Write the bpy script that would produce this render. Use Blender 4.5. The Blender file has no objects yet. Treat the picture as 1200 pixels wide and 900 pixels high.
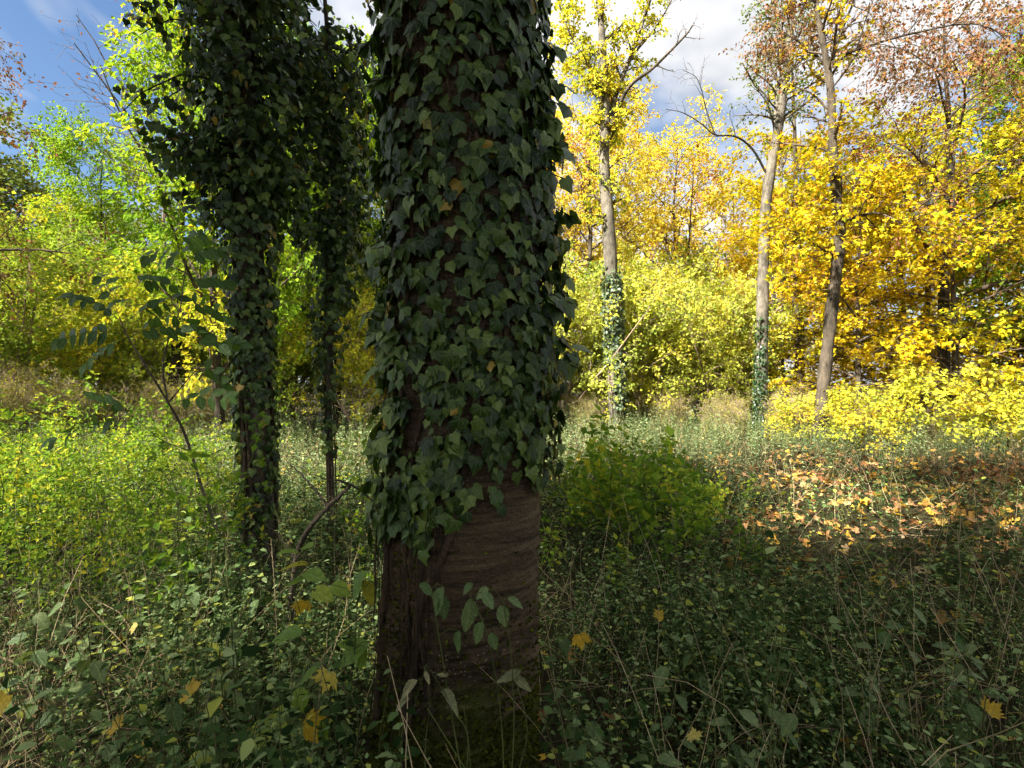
import bpy, math
import numpy as np
from mathutils import Matrix, Vector

# ------------------------------------------------------------------ camera, sky, sun
scene = bpy.context.scene
COL = scene.collection
F = 621.0                      # focal length in pixels of a 1200 px wide picture
CAMZ = 1.5
cam_data = bpy.data.cameras.new('camera')
cam = bpy.data.objects.new('camera', cam_data)
COL.objects.link(cam)
cam_data.sensor_width = 36
cam_data.lens = 36 * F / 1200
cam_data.clip_start = 0.05
cam_data.clip_end = 3000
cam.location = (0, 0, CAMZ)
cam.rotation_euler = (math.radians(90), 0, 0)
scene.camera = cam

SUN_ELEV = math.radians(44)
SUN_H = np.array([-0.80, -0.60]); SUN_H = SUN_H / np.linalg.norm(SUN_H)
S = np.array([SUN_H[0] * math.cos(SUN_ELEV), SUN_H[1] * math.cos(SUN_ELEV), math.sin(SUN_ELEV)])
sun_data = bpy.data.lights.new('sun', 'SUN')
sun_data.energy = 4.7
sun_data.angle = math.radians(2.5)
sun_data.color = (1.0, 0.95, 0.85)
sun = bpy.data.objects.new('sun', sun_data)
COL.objects.link(sun)
sun.rotation_euler = Vector((-S[0], -S[1], -S[2])).to_track_quat('-Z', 'Y').to_euler()
sun.location = (-18, -13, 20)

world = bpy.data.worlds.new('World')
scene.world = world
world.use_nodes = True
nt = world.node_tree
nt.nodes.clear()
def wn(t, **k):
    n = nt.nodes.new(t)
    for a, b in k.items(): setattr(n, a, b)
    return n
sky = wn('ShaderNodeTexSky')
sky.sky_type = 'NISHITA'
sky.sun_disc = False
sky.sun_elevation = SUN_ELEV
sky.sun_rotation = math.atan2(S[0], S[1])
sky.ozone_density = 2.5
tc = wn('ShaderNodeTexCoord')
sep = wn('ShaderNodeSeparateXYZ')
nt.links.new(tc.outputs['Generated'], sep.inputs[0])
zc = wn('ShaderNodeMath', operation='MAXIMUM'); zc.inputs[1].default_value = 0.0
nt.links.new(sep.outputs['Z'], zc.inputs[0])
za = wn('ShaderNodeMath', operation='ADD'); za.inputs[1].default_value = 0.22
nt.links.new(zc.outputs[0], za.inputs[0])
dx = wn('ShaderNodeMath', operation='DIVIDE'); nt.links.new(sep.outputs['X'], dx.inputs[0]); nt.links.new(za.outputs[0], dx.inputs[1])
dy = wn('ShaderNodeMath', operation='DIVIDE'); nt.links.new(sep.outputs['Y'], dy.inputs[0]); nt.links.new(za.outputs[0], dy.inputs[1])
cb = wn('ShaderNodeCombineXYZ'); nt.links.new(dx.outputs[0], cb.inputs[0]); nt.links.new(dy.outputs[0], cb.inputs[1])
cb.inputs[2].default_value = 12.2
cn = wn('ShaderNodeTexNoise'); cn.inputs['Scale'].default_value = 1.05; cn.inputs['Detail'].default_value = 5; cn.inputs['Roughness'].default_value = 0.55; cn.inputs['Distortion'].default_value = 0.35
nt.links.new(cb.outputs[0], cn.inputs['Vector'])
cr = wn('ShaderNodeValToRGB'); cr.color_ramp.elements[0].position = 0.40; cr.color_ramp.elements[1].position = 0.53
nt.links.new(cn.outputs['Fac'], cr.inputs[0])
c2 = wn('ShaderNodeTexNoise'); c2.inputs['Scale'].default_value = 2.6; c2.inputs['Detail'].default_value = 4; c2.inputs['Roughness'].default_value = 0.6
nt.links.new(cb.outputs[0], c2.inputs['Vector'])
cs = wn('ShaderNodeValToRGB')
cs.color_ramp.elements[0].position = 0.33; cs.color_ramp.elements[0].color = (0.50, 0.515, 0.55, 1)
cs.color_ramp.elements[1].position = 0.66; cs.color_ramp.elements[1].color = (0.90, 0.90, 0.90, 1)
nt.links.new(c2.outputs['Fac'], cs.inputs[0])
cm = wn('ShaderNodeVectorMath', operation='SCALE'); cm.inputs['Scale'].default_value = 3.0
nt.links.new(cs.outputs['Color'], cm.inputs[0])
sk = wn('ShaderNodeVectorMath', operation='SCALE'); sk.inputs['Scale'].default_value = 0.40
hs = wn('ShaderNodeHueSaturation'); hs.inputs['Saturation'].default_value = 1.1; nt.links.new(sky.outputs[0], hs.inputs['Color']); nt.links.new(hs.outputs[0], sk.inputs[0])
mx = wn('ShaderNodeMix', data_type='RGBA')
nt.links.new(cr.outputs['Color'], mx.inputs['Factor'])
nt.links.new(sk.outputs[0], mx.inputs['A'])
nt.links.new(cm.outputs[0], mx.inputs['B'])
bg = wn('ShaderNodeBackground'); bg.inputs['Strength'].default_value = 0.1
nt.links.new(mx.outputs['Result'], bg.inputs['Color'])
wo = wn('ShaderNodeOutputWorld')
nt.links.new(bg.outputs[0], wo.inputs[0])

scene.view_settings.view_transform = 'Standard'
scene.view_settings.look = 'None'
scene.view_settings.exposure = 2.32
scene.view_settings.gamma = 1.0
scene.render.engine = 'CYCLES'
scene.cycles.max_bounces = 4
scene.cycles.use_adaptive_sampling = True
scene.cycles.adaptive_threshold = 0.04
scene.cycles.use_light_tree = False
scene.cycles.diffuse_bounces = 2
scene.cycles.glossy_bounces = 1
scene.cycles.transmission_bounces = 2
scene.cycles.transparent_max_bounces = 4
scene.cycles.use_denoising = True
scene.cycles.caustics_reflective = False
scene.cycles.caustics_refractive = False

# ------------------------------------------------------------------ helpers
RNG = np.random.default_rng(11)
def px(x, y, d):
    """point at distance d in front of the camera that the photograph shows at pixel (x, y)"""
    return np.array([(x - 600) / F * d, d, CAMZ + (450 - y) / F * d])
def gz(x, y):
    x = np.asarray(x, float); y = np.asarray(y, float)
    n = 0.035 * np.sin(x * 1.3 + 0.4) * np.cos(y * 1.1) + 0.02 * np.sin(x * 2.9 + y * 2.3)
    far = np.clip((np.hypot(x, y) - 14) / 30, 0, 1)
    return n * (1 - far * 0.5) + far * far * 0.5
def norm(v):
    return v / np.maximum(np.linalg.norm(v, axis=-1, keepdims=True), 1e-9)

class MB:
    def __init__(s): s.V = []; s.T = []; s.M = []; s.R = []; s.U = []; s.n = 0
    def add(s, V, T, rnd=0.5, uv=None, mat=0):
        V = np.asarray(V, float).reshape(-1, 3); T = np.asarray(T, np.int64).reshape(-1, 3)
        s.V.append(V); s.T.append(T + s.n); s.n += len(V)
        s.M.append(np.full(len(T), mat, np.int32))
        s.R.append(np.broadcast_to(np.asarray(rnd, float), (len(V),)))
        s.U.append(np.zeros((len(V), 2)) if uv is None else np.asarray(uv, float))
        return s
    def merge(s, o, mat=None):
        for V, T, M, R, U in o.arrays(): pass
    def data(s):
        return (np.concatenate(s.V), np.concatenate(s.T), np.concatenate(s.M), np.concatenate(s.R), np.concatenate(s.U))

def to_mesh(name, mb, mats, smooth=True, off=None):
    V, T, M, R, U = mb.data()
    if off is not None: V = V - np.asarray(off)
    me = bpy.data.meshes.new(name)
    me.vertices.add(len(V)); me.vertices.foreach_set('co', V.astype(np.float32).ravel())
    me.loops.add(T.size); me.loops.foreach_set('vertex_index', T.astype(np.int32).ravel())
    me.polygons.add(len(T))
    me.polygons.foreach_set('loop_start', np.arange(0, T.size, 3, dtype=np.int32))
    me.polygons.foreach_set('loop_total', np.full(len(T), 3, np.int32))
    me.polygons.foreach_set('material_index', M)
    me.polygons.foreach_set('use_smooth', np.full(len(T), smooth, dtype=bool))
    a = me.attributes.new('rnd', 'FLOAT', 'POINT'); a.data.foreach_set('value', R.astype(np.float32))
    u = me.uv_layers.new(name='UVMap'); u.data.foreach_set('uv', U[T.ravel()].astype(np.float32).ravel())
    for m in (mats if isinstance(mats, (list, tuple)) else [mats]): me.materials.append(m)
    me.update(calc_edges=True)
    return me

def link(name, me, parent=None):
    o = bpy.data.objects.new(name, me); COL.objects.link(o)
    if parent is not None: o.parent = parent
    return o
def tag(o, label=None, cat=None, group=None, kind=None):
    if label: o['label'] = label
    if cat: o['category'] = cat
    if group: o['group'] = group
    if kind: o['kind'] = kind
    return o
def thing(name, label, cat, loc=(0, 0, 0), group=None):
    o = bpy.data.objects.new(name, None); COL.objects.link(o)
    o.location = tuple(float(v) for v in loc); o.empty_display_size = 0.2
    return tag(o, label, cat, group)
def part(name, mb, mats, parent, smooth=True, kind=None):
    """mesh part; mb is in world space for a root that is not rotated"""
    off = np.zeros(3); p = parent
    while p is not None: off = off + np.array(p.location); p = p.parent
    o = link(name, to_mesh(name, mb, mats, smooth, off), parent)
    if kind: o['kind'] = kind
    return o
def copy_tree(o, parent=None):
    c = o.copy(); COL.objects.link(c)
    if parent is not None: c.parent = parent
    for ch in list(o.children): copy_tree(ch, c)
    return c

# ---- tubes in batches: P (N,m,3) R (N,m)
def tubes(mb, P, R, k=4, rnd=0.5, mat=0, cap=False):
    P = np.asarray(P, float); R = np.asarray(R, float)
    if P.ndim == 2: P = P[None]; R = R[None]
    N, m, _ = P.shape
    T = np.gradient(P, axis=1) if m > 2 else np.repeat(P[:, 1:] - P[:, :1], 2, axis=1)
    T = norm(T)
    mean = norm(P[:, -1] - P[:, 0])
    ref = np.where((np.abs(mean[:, 2:3]) > 0.8), np.array([[1.0, 0.13, 0.0]]), np.array([[0.05, 0.1, 1.0]]))
    A = norm(np.cross(T, ref[:, None, :])); B = np.cross(T, A)
    ang = np.arange(k) * 2 * math.pi / k
    ring = A[:, :, None, :] * np.cos(ang)[None, None, :, None] + B[:, :, None, :] * np.sin(ang)[None, None, :, None]
    V = (P[:, :, None, :] + ring * R[:, :, None, None]).reshape(-1, 3)
    i = np.arange(m - 1)[:, None] * k; j = np.arange(k)[None, :]; jn = (j + 1) % k
    q = np.stack([i + j, i + jn, i + k + jn, i + k + j], -1).reshape(-1, 4)
    t = np.concatenate([q[:, [0, 1, 2]], q[:, [0, 2, 3]]])
    base = (np.arange(N) * m * k)[:, None, None]
    T3 = (t[None] + base).reshape(-1, 3)
    rn = np.repeat(np.broadcast_to(np.asarray(rnd, float), (N,)), m * k)
    L = np.concatenate([np.zeros((N, 1)), np.cumsum(np.linalg.norm(np.diff(P, axis=1), axis=2), 1)], 1)
    uv = np.stack([np.tile(np.arange(k) / k, (N, m, 1)), np.repeat(L[:, :, None], k, 2)], -1).reshape(-1, 2)
    mb.add(V, T3, rn, uv, mat)
    if cap:
        for n in range(N):
            c = n * m * k + (m - 1) * k
            tip = np.concatenate([V[c:c + k], [P[n, -1] + T[n, -1] * R[n, -1] * 0.6]])
            mb.add(tip, [[a, (a + 1) % k, k] for a in range(k)], 0.5, None, mat)

def smooth_path(pts, n):
    """Catmull-Rom through pts, n samples"""
    p = np.asarray(pts, float)
    p = np.concatenate([[2 * p[0] - p[1]], p, [2 * p[-1] - p[-2]]])
    m = len(p) - 3
    out = []
    for s in np.linspace(0, m - 1e-6, n):
        i = int(s); t = s - i
        a, b, c, d = p[i:i + 4]
        out.append(0.5 * ((2 * b) + (-a + c) * t + (2 * a - 5 * b + 4 * c - d) * t * t + (-a + 3 * b - 3 * c + d) * t ** 3))
    return np.array(out)

def sample(P, t):
    """P (N,m,3), t (N,q) -> positions (N,q,3), tangents"""
    N, m, _ = P.shape
    f = np.clip(t, 0, 0.9999) * (m - 1); i = f.astype(int); fr = (f - i)[..., None]
    n = np.arange(N)[:, None]
    a = P[n, i]; b = P[n, i + 1]
    return a + (b - a) * fr, norm(b - a)
def sampleR(R, t):
    N, m = R.shape
    f = np.clip(t, 0, 0.9999) * (m - 1); i = f.astype(int); fr = f - i
    n = np.arange(N)[:, None]
    return R[n, i] * (1 - fr) + R[n, i + 1] * fr

def spawn(P, R, n, t0, t1, L, ang, up=0.0, droop=0.0, m=5, wob=0.08, rng=RNG, lt=0.4, rfac=0.6, flat=0.0):
    """n children on every parent"""
    N = len(P)
    t = t0 + (t1 - t0) * (np.arange(n)[None, :] + rng.random((N, n))) / n
    p, T = sample(P, t)
    az = np.arange(n)[None, :] * 2.4 + rng.random((N, 1)) * 6.28 + rng.normal(0, 0.4, (N, n))
    ref = np.where(np.abs(T[..., 2:3]) > 0.9, np.array([1.0, 0, 0]), np.array([0, 0, 1.0]))
    A = norm(np.cross(T, ref)); B = np.cross(T, A)
    perp = A * np.cos(az)[..., None] + B * np.sin(az)[..., None]
    a = np.radians(ang) * rng.uniform(0.75, 1.25, (N, n))[..., None]
    d = np.cos(a) * T + np.sin(a) * perp
    d[..., 2] = d[..., 2] * (1 - flat) + up
    d = norm(d)
    l = L * (1 - lt * (t - t0) / max(t1 - t0, 1e-6)) * rng.uniform(0.65, 1.2, (N, n))
    d = d.reshape(-1, 3); p = p.reshape(-1, 3); l = l.reshape(-1)
    out = [p]
    cur = d.copy(); step = (l / (m - 1))[:, None]
    for _ in range(m - 1):
        out.append(out[-1] + cur * step)
        cur = cur + rng.normal(0, wob, cur.shape); cur[:, 2] += -droop / (m - 1)
        cur = norm(cur)
    r0 = sampleR(R, t).reshape(-1) * rfac
    RR = r0[:, None] * np.linspace(1, 0.25, m)[None, :]
    return np.stack(out, 1), RR

# ---- leaf templates: (V, T, UV); y is the tip, z the upper face
def fan(outline, c, zf):
    pts = np.array([c] + outline)
    V = np.zeros((len(pts), 3)); V[:, :2] = pts
    V[:, 2] = [zf(x, y) for x, y in pts]
    n = len(outline)
    T = [[0, 1 + i, 1 + (i + 1) % n] for i in range(n)]
    return V, np.array(T), pts.copy()
def mirror(half):     # base ... tip, on the right side
    left = [(-x, y) for x, y in reversed(half) if abs(x) > 1e-6]
    return half + left
IVY_H = [(0, 0.0), (0.17, -0.12), (0.37, -0.11), (0.48, 0.03), (0.46, 0.15), (0.55, 0.36), (0.37, 0.47), (0.21, 0.70), (0.07, 0.92), (0, 1.0)]
MAPLE_H = [(0, 0.0), (0.16, -0.08), (0.40, -0.10), (0.36, 0.05), (0.62, 0.14), (0.50, 0.26), (0.72, 0.52), (0.52, 0.50), (0.46, 0.62), (0.24, 0.44), (0.28, 0.72), (0.15, 0.72), (0, 1.0)]
IVY_V = [fan(mirror(IVY_H), (0, 0.22), lambda x, y, a=a, b=b: -a * abs(x) - b * y * y + 0.05) for a, b in ((0.22, 0.18), (-0.16, 0.22), (0.35, 0.05))]
IVY = IVY_V[0]
MAPLE_V = [fan(mirror(MAPLE_H), (0, 0.25), lambda x, y, a=a: a * (x * x + (y - .3) ** 2) + 0.06 * math.sin(9 * x + 5 * y)) for a in (0.35, -0.3, 0.6)]
MAPLE3 = fan([(0, 0), (0.34, -0.06), (0.55, 0.42), (0.22, 0.46), (0, 1.0), (-0.22, 0.46), (-0.55, 0.42), (-0.34, -0.06)], (0, 0.2), lambda x, y: 0.25 * abs(x) - 0.15 * y * y)
def ovate(w=0.3, fold=0.25, curl=0.2):
    ys = [0.0, 0.3, 0.66, 1.0]; ws = [0.0, 1.0, 0.75, 0.0]
    V = []; 
    for y in ys: V.append((0, y, -curl * y * y))
    for s in (1, -1):
        for y, q in zip(ys[1:3], ws[1:3]): V.append((s * w * q, y, -curl * y * y + fold * w * q))
    T = []
    for s in (0, 1):
        o = 4 + 2 * s
        tr = [(0, o, 1), (1, o, o + 1), (1, o + 1, 2), (2, o + 1, 3)]
        T += tr if s == 0 else [(a, c, b) for a, b, c in tr]
    V = np.array(V, float)
    return V, np.array(T), V[:, :2].copy()
OVATE = ovate(); BROAD = ovate(0.4, 0.2, 0.25); NARROW = ovate(0.2, 0.3, 0.3)
KITE = (np.array([(0, 0, 0), (0.32, 0.42, 0.08), (0, 1, -0.1), (-0.32, 0.42, 0.08)]), np.array([(0, 1, 2), (0, 2, 3)]), np.array([(0, 0), (0.32, 0.42), (0, 1), (-0.32, 0.42)]))
KITEW = (np.array([(0, 0, 0), (0.48, 0.45, 0.1), (0, 1, -0.12), (-0.48, 0.45, 0.1)]), np.array([(0, 1, 2), (0, 2, 3)]), np.array([(0, 0), (0.48, 0.45), (0, 1), (-0.48, 0.45)]))

def frames(d, nrm):
    y = norm(d); z = norm(nrm - y * np.sum(nrm * y, -1, keepdims=True)); x = np.cross(y, z)
    return x, y, z
def leaves(mb, tpl, p, d, nrm, s, rnd, mat=0):
    V, T, U = tpl
    x, y, z = frames(d, nrm)
    s = np.broadcast_to(np.asarray(s, float), (len(p),))[:, None, None]
    W = p[:, None, :] + s * (V[None, :, 0:1] * x[:, None] + V[None, :, 1:2] * y[:, None] + V[None, :, 2:3] * z[:, None])
    k = len(V)
    T3 = (T[None] + (np.arange(len(p)) * k)[:, None, None]).reshape(-1, 3)
    mb.add(W.reshape(-1, 3), T3, np.repeat(np.broadcast_to(np.asarray(rnd, float), (len(p),)), k), np.tile(U, (len(p), 1)), mat)

def foliage(mb, tpl, tw, q, size, rng, upn=0.9, spread=0.5, hang=0.25, t0=0.15, jit=0.5, rnd=None, keep=None, mat=0):
    """leaves along the twigs tw (N,m,3)"""
    N = len(tw)
    t = t0 + (1 - t0) * rng.random((N, q))
    p, T = sample(tw, t)
    p = p.reshape(-1, 3) + rng.normal(0, jit * size, (N * q, 3)); T = T.reshape(-1, 3)
    d = T + rng.normal(0, spread, T.shape); d[:, 2] -= hang
    n = rng.normal(0, 0.55, T.shape); n[:, 2] += upn
    s = size * rng.uniform(0.6, 1.25, len(p))
    r = rng.random(len(p)) if rnd is None else np.clip(np.repeat(rnd, q) + rng.normal(0, 0.16, len(p)), 0, 1)
    if keep is not None:
        k = keep(p); p, d, n, s, r = p[k], d[k], n[k], s[k], r[k]
    leaves(mb, tpl, p, d, n, s, r, mat)

def scatter(mb, protos, pos, rz, sc, tilt, rng):
    """plants from prototype meshes; protos = list of (V,T,rnd,uv,mat)"""
    which = rng.integers(0, len(protos), len(pos))
    for i, (V, T, r, U, M) in enumerate(protos):
        k = which == i
        if not k.any(): continue
        P = pos[k]; c = np.cos(rz[k])[:, None]; s_ = np.sin(rz[k])[:, None]; q = sc[k][:, None]
        tx, ty = tilt[k, 0][:, None], tilt[k, 1][:, None]
        X = V[None, :, 0] * c - V[None, :, 1] * s_; Y = V[None, :, 0] * s_ + V[None, :, 1] * c; Z = np.broadcast_to(V[None, :, 2], X.shape)
        X = X + Z * tx; Y = Y + Z * ty
        W = np.stack([X, Y, Z], -1) * q[..., None] + P[:, None, :]
        n = len(V)
        T3 = (T[None] + (np.arange(len(P)) * n)[:, None, None])
        rr = np.clip(r[None, :] + rng.normal(0, 0.16, (len(P), 1)), 0, 1)
        for m in np.unique(M):
            pass
        b = MB(); b.V = [W.reshape(-1, 3)]; b.T = [T3.reshape(-1, 3)]; b.R = [rr.ravel()]; b.U = [np.tile(U, (len(P), 1))]; b.M = [np.tile(M, len(P))]
        mb.V.append(b.V[0]); mb.T.append(b.T[0] + mb.n); mb.n += len(b.V[0]); mb.R.append(b.R[0]); mb.U.append(b.U[0]); mb.M.append(b.M[0].astype(np.int32))

# ------------------------------------------------------------------ materials
def new_mat(name):
    m = bpy.data.materials.new(name); m.use_nodes = True
    n = m.node_tree; n.nodes.clear()
    return m, n
def N_(n, t, **k):
    x = n.nodes.new(t)
    for a, b in k.items(): setattr(x, a, b)
    return x
def ramp(n, stops):
    r = N_(n, 'ShaderNodeValToRGB')
    e = r.color_ramp.elements
    while len(e) > 1: e.remove(e[-1])
    for i, (p, c) in enumerate(stops):
        if i == 0: e[0].position = p; e[0].color = (*c, 1)
        else:
            q = e.new(p); q.color = (*c, 1)
    return r
def leaf_mat(name, stops, rough=0.45, trans=0.35, spec=0.4, veins=None, single=False, tint=(1.25, 1.2, 0.6), patch=0.0):
    m, n = new_mat(name)
    at = N_(n, 'ShaderNodeAttribute', attribute_name='rnd')
    r = ramp(n, stops)
    if single:
        oi = N_(n, 'ShaderNodeObjectInfo'); n.links.new(oi.outputs['Random'], r.inputs[0])
    elif patch:
        g = N_(n, 'ShaderNodeNewGeometry')
        ns = N_(n, 'ShaderNodeTexNoise'); ns.inputs['Scale'].default_value = 0.8; ns.inputs['Detail'].default_value = 2
        n.links.new(g.outputs['Position'], ns.inputs['Vector'])
        ma = N_(n, 'ShaderNodeMath', operation='MULTIPLY_ADD'); ma.inputs[1].default_value = patch * 2; ma.inputs[2].default_value = -patch
        n.links.new(ns.outputs['Fac'], ma.inputs[0])
        ad = N_(n, 'ShaderNodeMath', operation='ADD', use_clamp=True)
        n.links.new(at.outputs['Fac'], ad.inputs[0]); n.links.new(ma.outputs[0], ad.inputs[1])
        n.links.new(ad.outputs[0], r.inputs[0])
    else:
        n.links.new(at.outputs['Fac'], r.inputs[0])
    col = r.outputs['Color']
    if veins:
        uv = N_(n, 'ShaderNodeUVMap', uv_map='UVMap')
        sp = N_(n, 'ShaderNodeSeparateXYZ'); n.links.new(uv.outputs[0], sp.inputs[0])
        if veins == 'palm':
            at2 = N_(n, 'ShaderNodeMath', operation='ARCTAN2'); n.links.new(sp.outputs['X'], at2.inputs[0]); n.links.new(sp.outputs['Y'], at2.inputs[1])
            ab = N_(n, 'ShaderNodeMath', operation='PINGPONG'); ab.inputs[1].default_value = math.radians(24)
            n.links.new(at2.outputs[0], ab.inputs[0])
            ln = N_(n, 'ShaderNodeVectorMath', operation='LENGTH'); n.links.new(uv.outputs[0], ln.inputs[0])
            ds = N_(n, 'ShaderNodeMath', operation='MULTIPLY'); n.links.new(ab.outputs[0], ds.inputs[0]); n.links.new(ln.outputs['Value'], ds.inputs[1])
        else:
            ax = N_(n, 'ShaderNodeMath', operation='ABSOLUTE'); n.links.new(sp.outputs['X'], ax.inputs[0])
            sb = N_(n, 'ShaderNodeMath', operation='SUBTRACT'); n.links.new(sp.outputs['Y'], sb.inputs[0]); n.links.new(ax.outputs[0], sb.inputs[1])
            pp = N_(n, 'ShaderNodeMath', operation='PINGPONG'); pp.inputs[1].default_value = 0.075; n.links.new(sb.outputs[0], pp.inputs[0])
            p2 = N_(n, 'ShaderNodeMath', operation='ADD'); p2.inputs[1].default_value = 0.012; n.links.new(pp.outputs[0], p2.inputs[0])
            ds = N_(n, 'ShaderNodeMath', operation='MINIMUM'); n.links.new(p2.outputs[0], ds.inputs[0]); n.links.new(ax.outputs[0], ds.inputs[1])
        vr = ramp(n, [(0.0, (1, 1, 1)), (0.035, (0, 0, 0))]); n.links.new(ds.outputs[0], vr.inputs[0])
        mv = N_(n, 'ShaderNodeMix', data_type='RGBA', blend_type='MIX')
        lt = N_(n, 'ShaderNodeMix', data_type='RGBA', blend_type='ADD'); lt.inputs['Factor'].default_value = 1.0
        n.links.new(col, lt.inputs['A']); lt.inputs['B'].default_value = (0.07, 0.085, 0.035, 1)
        n.links.new(vr.outputs['Color'], mv.inputs['Factor']); n.links.new(col, mv.inputs['A']); n.links.new(lt.outputs['Result'], mv.inputs['B'])
        # blotches
        bn = N_(n, 'ShaderNodeTexNoise'); bn.inputs['Scale'].default_value = 5; bn.inputs['Detail'].default_value = 3
        gg = N_(n, 'ShaderNodeTexCoord'); n.links.new(gg.outputs['Object'], bn.inputs['Vector'])
        br = ramp(n, [(0.3, (0.7, 0.7, 0.7)), (0.7, (1.25, 1.25, 1.2))]); n.links.new(bn.outputs['Fac'], br.inputs[0])
        mu = N_(n, 'ShaderNodeMix', data_type='RGBA', blend_type='MULTIPLY'); mu.inputs['Factor'].default_value = 1
        n.links.new(mv.outputs['Result'], mu.inputs['A']); n.links.new(br.outputs['Color'], mu.inputs['B'])
        col = mu.outputs['Result']
    if spec <= 0.3 and not veins:
        b = N_(n, 'ShaderNodeBsdfDiffuse'); n.links.new(col, b.inputs['Color'])
    else:
        b = N_(n, 'ShaderNodeBsdfPrincipled')
        b.inputs['Roughness'].default_value = rough
        b.inputs['Specular IOR Level'].default_value = spec
        n.links.new(col, b.inputs['Base Color'])
    if veins:
        bp = N_(n, 'ShaderNodeBump'); bp.inputs['Strength'].default_value = 0.5; bp.inputs['Distance'].default_value = 0.003
        n.links.new(vr.outputs['Color'], bp.inputs['Height']); n.links.new(bp.outputs[0], b.inputs['Normal'])
    o = N_(n, 'ShaderNodeOutputMaterial')
    if trans > 0:
        t = N_(n, 'ShaderNodeBsdfTranslucent')
        tm = N_(n, 'ShaderNodeMix', data_type='RGBA', blend_type='MULTIPLY'); tm.inputs['Factor'].default_value = 1
        n.links.new(col, tm.inputs['A']); tm.inputs['B'].default_value = (*tint, 1)
        n.links.new(tm.outputs['Result'], t.inputs['Color'])
        mxs = N_(n, 'ShaderNodeMixShader'); mxs.inputs[0].default_value = trans
        n.links.new(b.outputs[0], mxs.inputs[1]); n.links.new(t.outputs[0], mxs.inputs[2]); n.links.new(mxs.outputs[0], o.inputs[0])
    else:
        n.links.new(b.outputs[0], o.inputs[0])
    return m
def bark_mat(name, c1, c2, scale=(8, 8, 2), bump=0.6, moss=None, speck=False, rough=0.9, dist=0.02):
    m, n = new_mat(name)
    g = N_(n, 'ShaderNodeTexCoord'); mp = N_(n, 'ShaderNodeMapping'); mp.inputs['Scale'].default_value = scale
    n.links.new(g.outputs['Object'], mp.inputs[0])
    ns = N_(n, 'ShaderNodeTexNoise'); ns.inputs['Scale'].default_value = 1; ns.inputs['Detail'].default_value = 7; ns.inputs['Roughness'].default_value = 0.65; ns.inputs['Distortion'].default_value = 0.4
    n.links.new(mp.outputs[0], ns.inputs['Vector'])
    r = ramp(n, [(0.3, c1), (0.7, c2)]); n.links.new(ns.outputs['Fac'], r.inputs[0])
    col = r.outputs['Color']
    # broad lichen / damp variation
    n3 = N_(n, 'ShaderNodeTexNoise'); n3.inputs['Scale'].default_value = 2.2; n3.inputs['Detail'].default_value = 4
    n.links.new(g.outputs['Object'], n3.inputs['Vector'])
    r3 = ramp(n, [(0.35, (0.5, 0.5, 0.46)), (0.68, (1.45, 1.42, 1.35))]); n.links.new(n3.outputs['Fac'], r3.inputs[0])
    mu = N_(n, 'ShaderNodeMix', data_type='RGBA', blend_type='MULTIPLY'); mu.inputs['Factor'].default_value = 1
    n.links.new(col, mu.inputs['A']); n.links.new(r3.outputs['Color'], mu.inputs['B']); col = mu.outputs['Result']
    if speck:
        vo = N_(n, 'ShaderNodeTexVoronoi'); vo.inputs['Scale'].default_value = 42
        n.links.new(g.outputs['Object'], vo.inputs['Vector'])
        vo.inputs['Scale'].default_value = 60; vm = N_(n, 'ShaderNodeMapping'); vm.inputs['Scale'].default_value = (1, 1, 1.5); n.links.new(g.outputs['Object'], vm.inputs[0]); n.links.new(vm.outputs[0], vo.inputs['Vector']); nv = N_(n, 'ShaderNodeMath', operation='MULTIPLY_ADD'); nv.inputs[1].default_value = 0.35; n.links.new(n3.outputs['Fac'], nv.inputs[0]); n.links.new(vo.outputs['Distance'], nv.inputs[2]); vr = ramp(n, [(0.25, (0.9, 0.9, 0.9)), (0.32, (0, 0, 0))]); n.links.new(nv.outputs[0], vr.inputs[0])
        ms = N_(n, 'ShaderNodeMix', data_type='RGBA'); n.links.new(vr.outputs['Color'], ms.inputs['Factor'])
        n.links.new(col, ms.inputs['A']); ms.inputs['B'].default_value = (0.26, 0.21, 0.14, 1); col = ms.outputs['Result']
    if moss:
        sp = N_(n, 'ShaderNodeSeparateXYZ'); n.links.new(g.outputs['Object'], sp.inputs[0])
        n4 = N_(n, 'ShaderNodeTexNoise'); n4.inputs['Scale'].default_value = 6; n4.inputs['Detail'].default_value = 6
        n.links.new(g.outputs['Object'], n4.inputs['Vector'])
        ad = N_(n, 'ShaderNodeMath', operation='MULTIPLY_ADD'); ad.inputs[1].default_value = -0.7; n.links.new(n4.outputs['Fac'], ad.inputs[0]); n.links.new(sp.outputs['Z'], ad.inputs[2])
        mr = ramp(n, [(0.0, (1, 1, 1)), (0.12, (0, 0, 0))]); 
        sh = N_(n, 'ShaderNodeMath', operation='SUBTRACT'); sh.inputs[1].default_value = moss - 0.35
        n.links.new(ad.outputs[0], sh.inputs[0]); n.links.new(sh.outputs[0], mr.inputs[0])
        mm = N_(n, 'ShaderNodeMix', data_type='RGBA'); n.links.new(mr.outputs['Color'], mm.inputs['Factor'])
        n.links.new(col, mm.inputs['A']); mm.inputs['B'].default_value = (0.045, 0.05, 0.008, 1); col = mm.outputs['Result']
    b = N_(n, 'ShaderNodeBsdfPrincipled'); b.inputs['Roughness'].default_value = rough; b.inputs['Specular IOR Level'].default_value = 0.2
    n.links.new(col, b.inputs['Base Color'])
    bp = N_(n, 'ShaderNodeBump'); bp.inputs['Strength'].default_value = bump; bp.inputs['Distance'].default_value = dist
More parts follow.
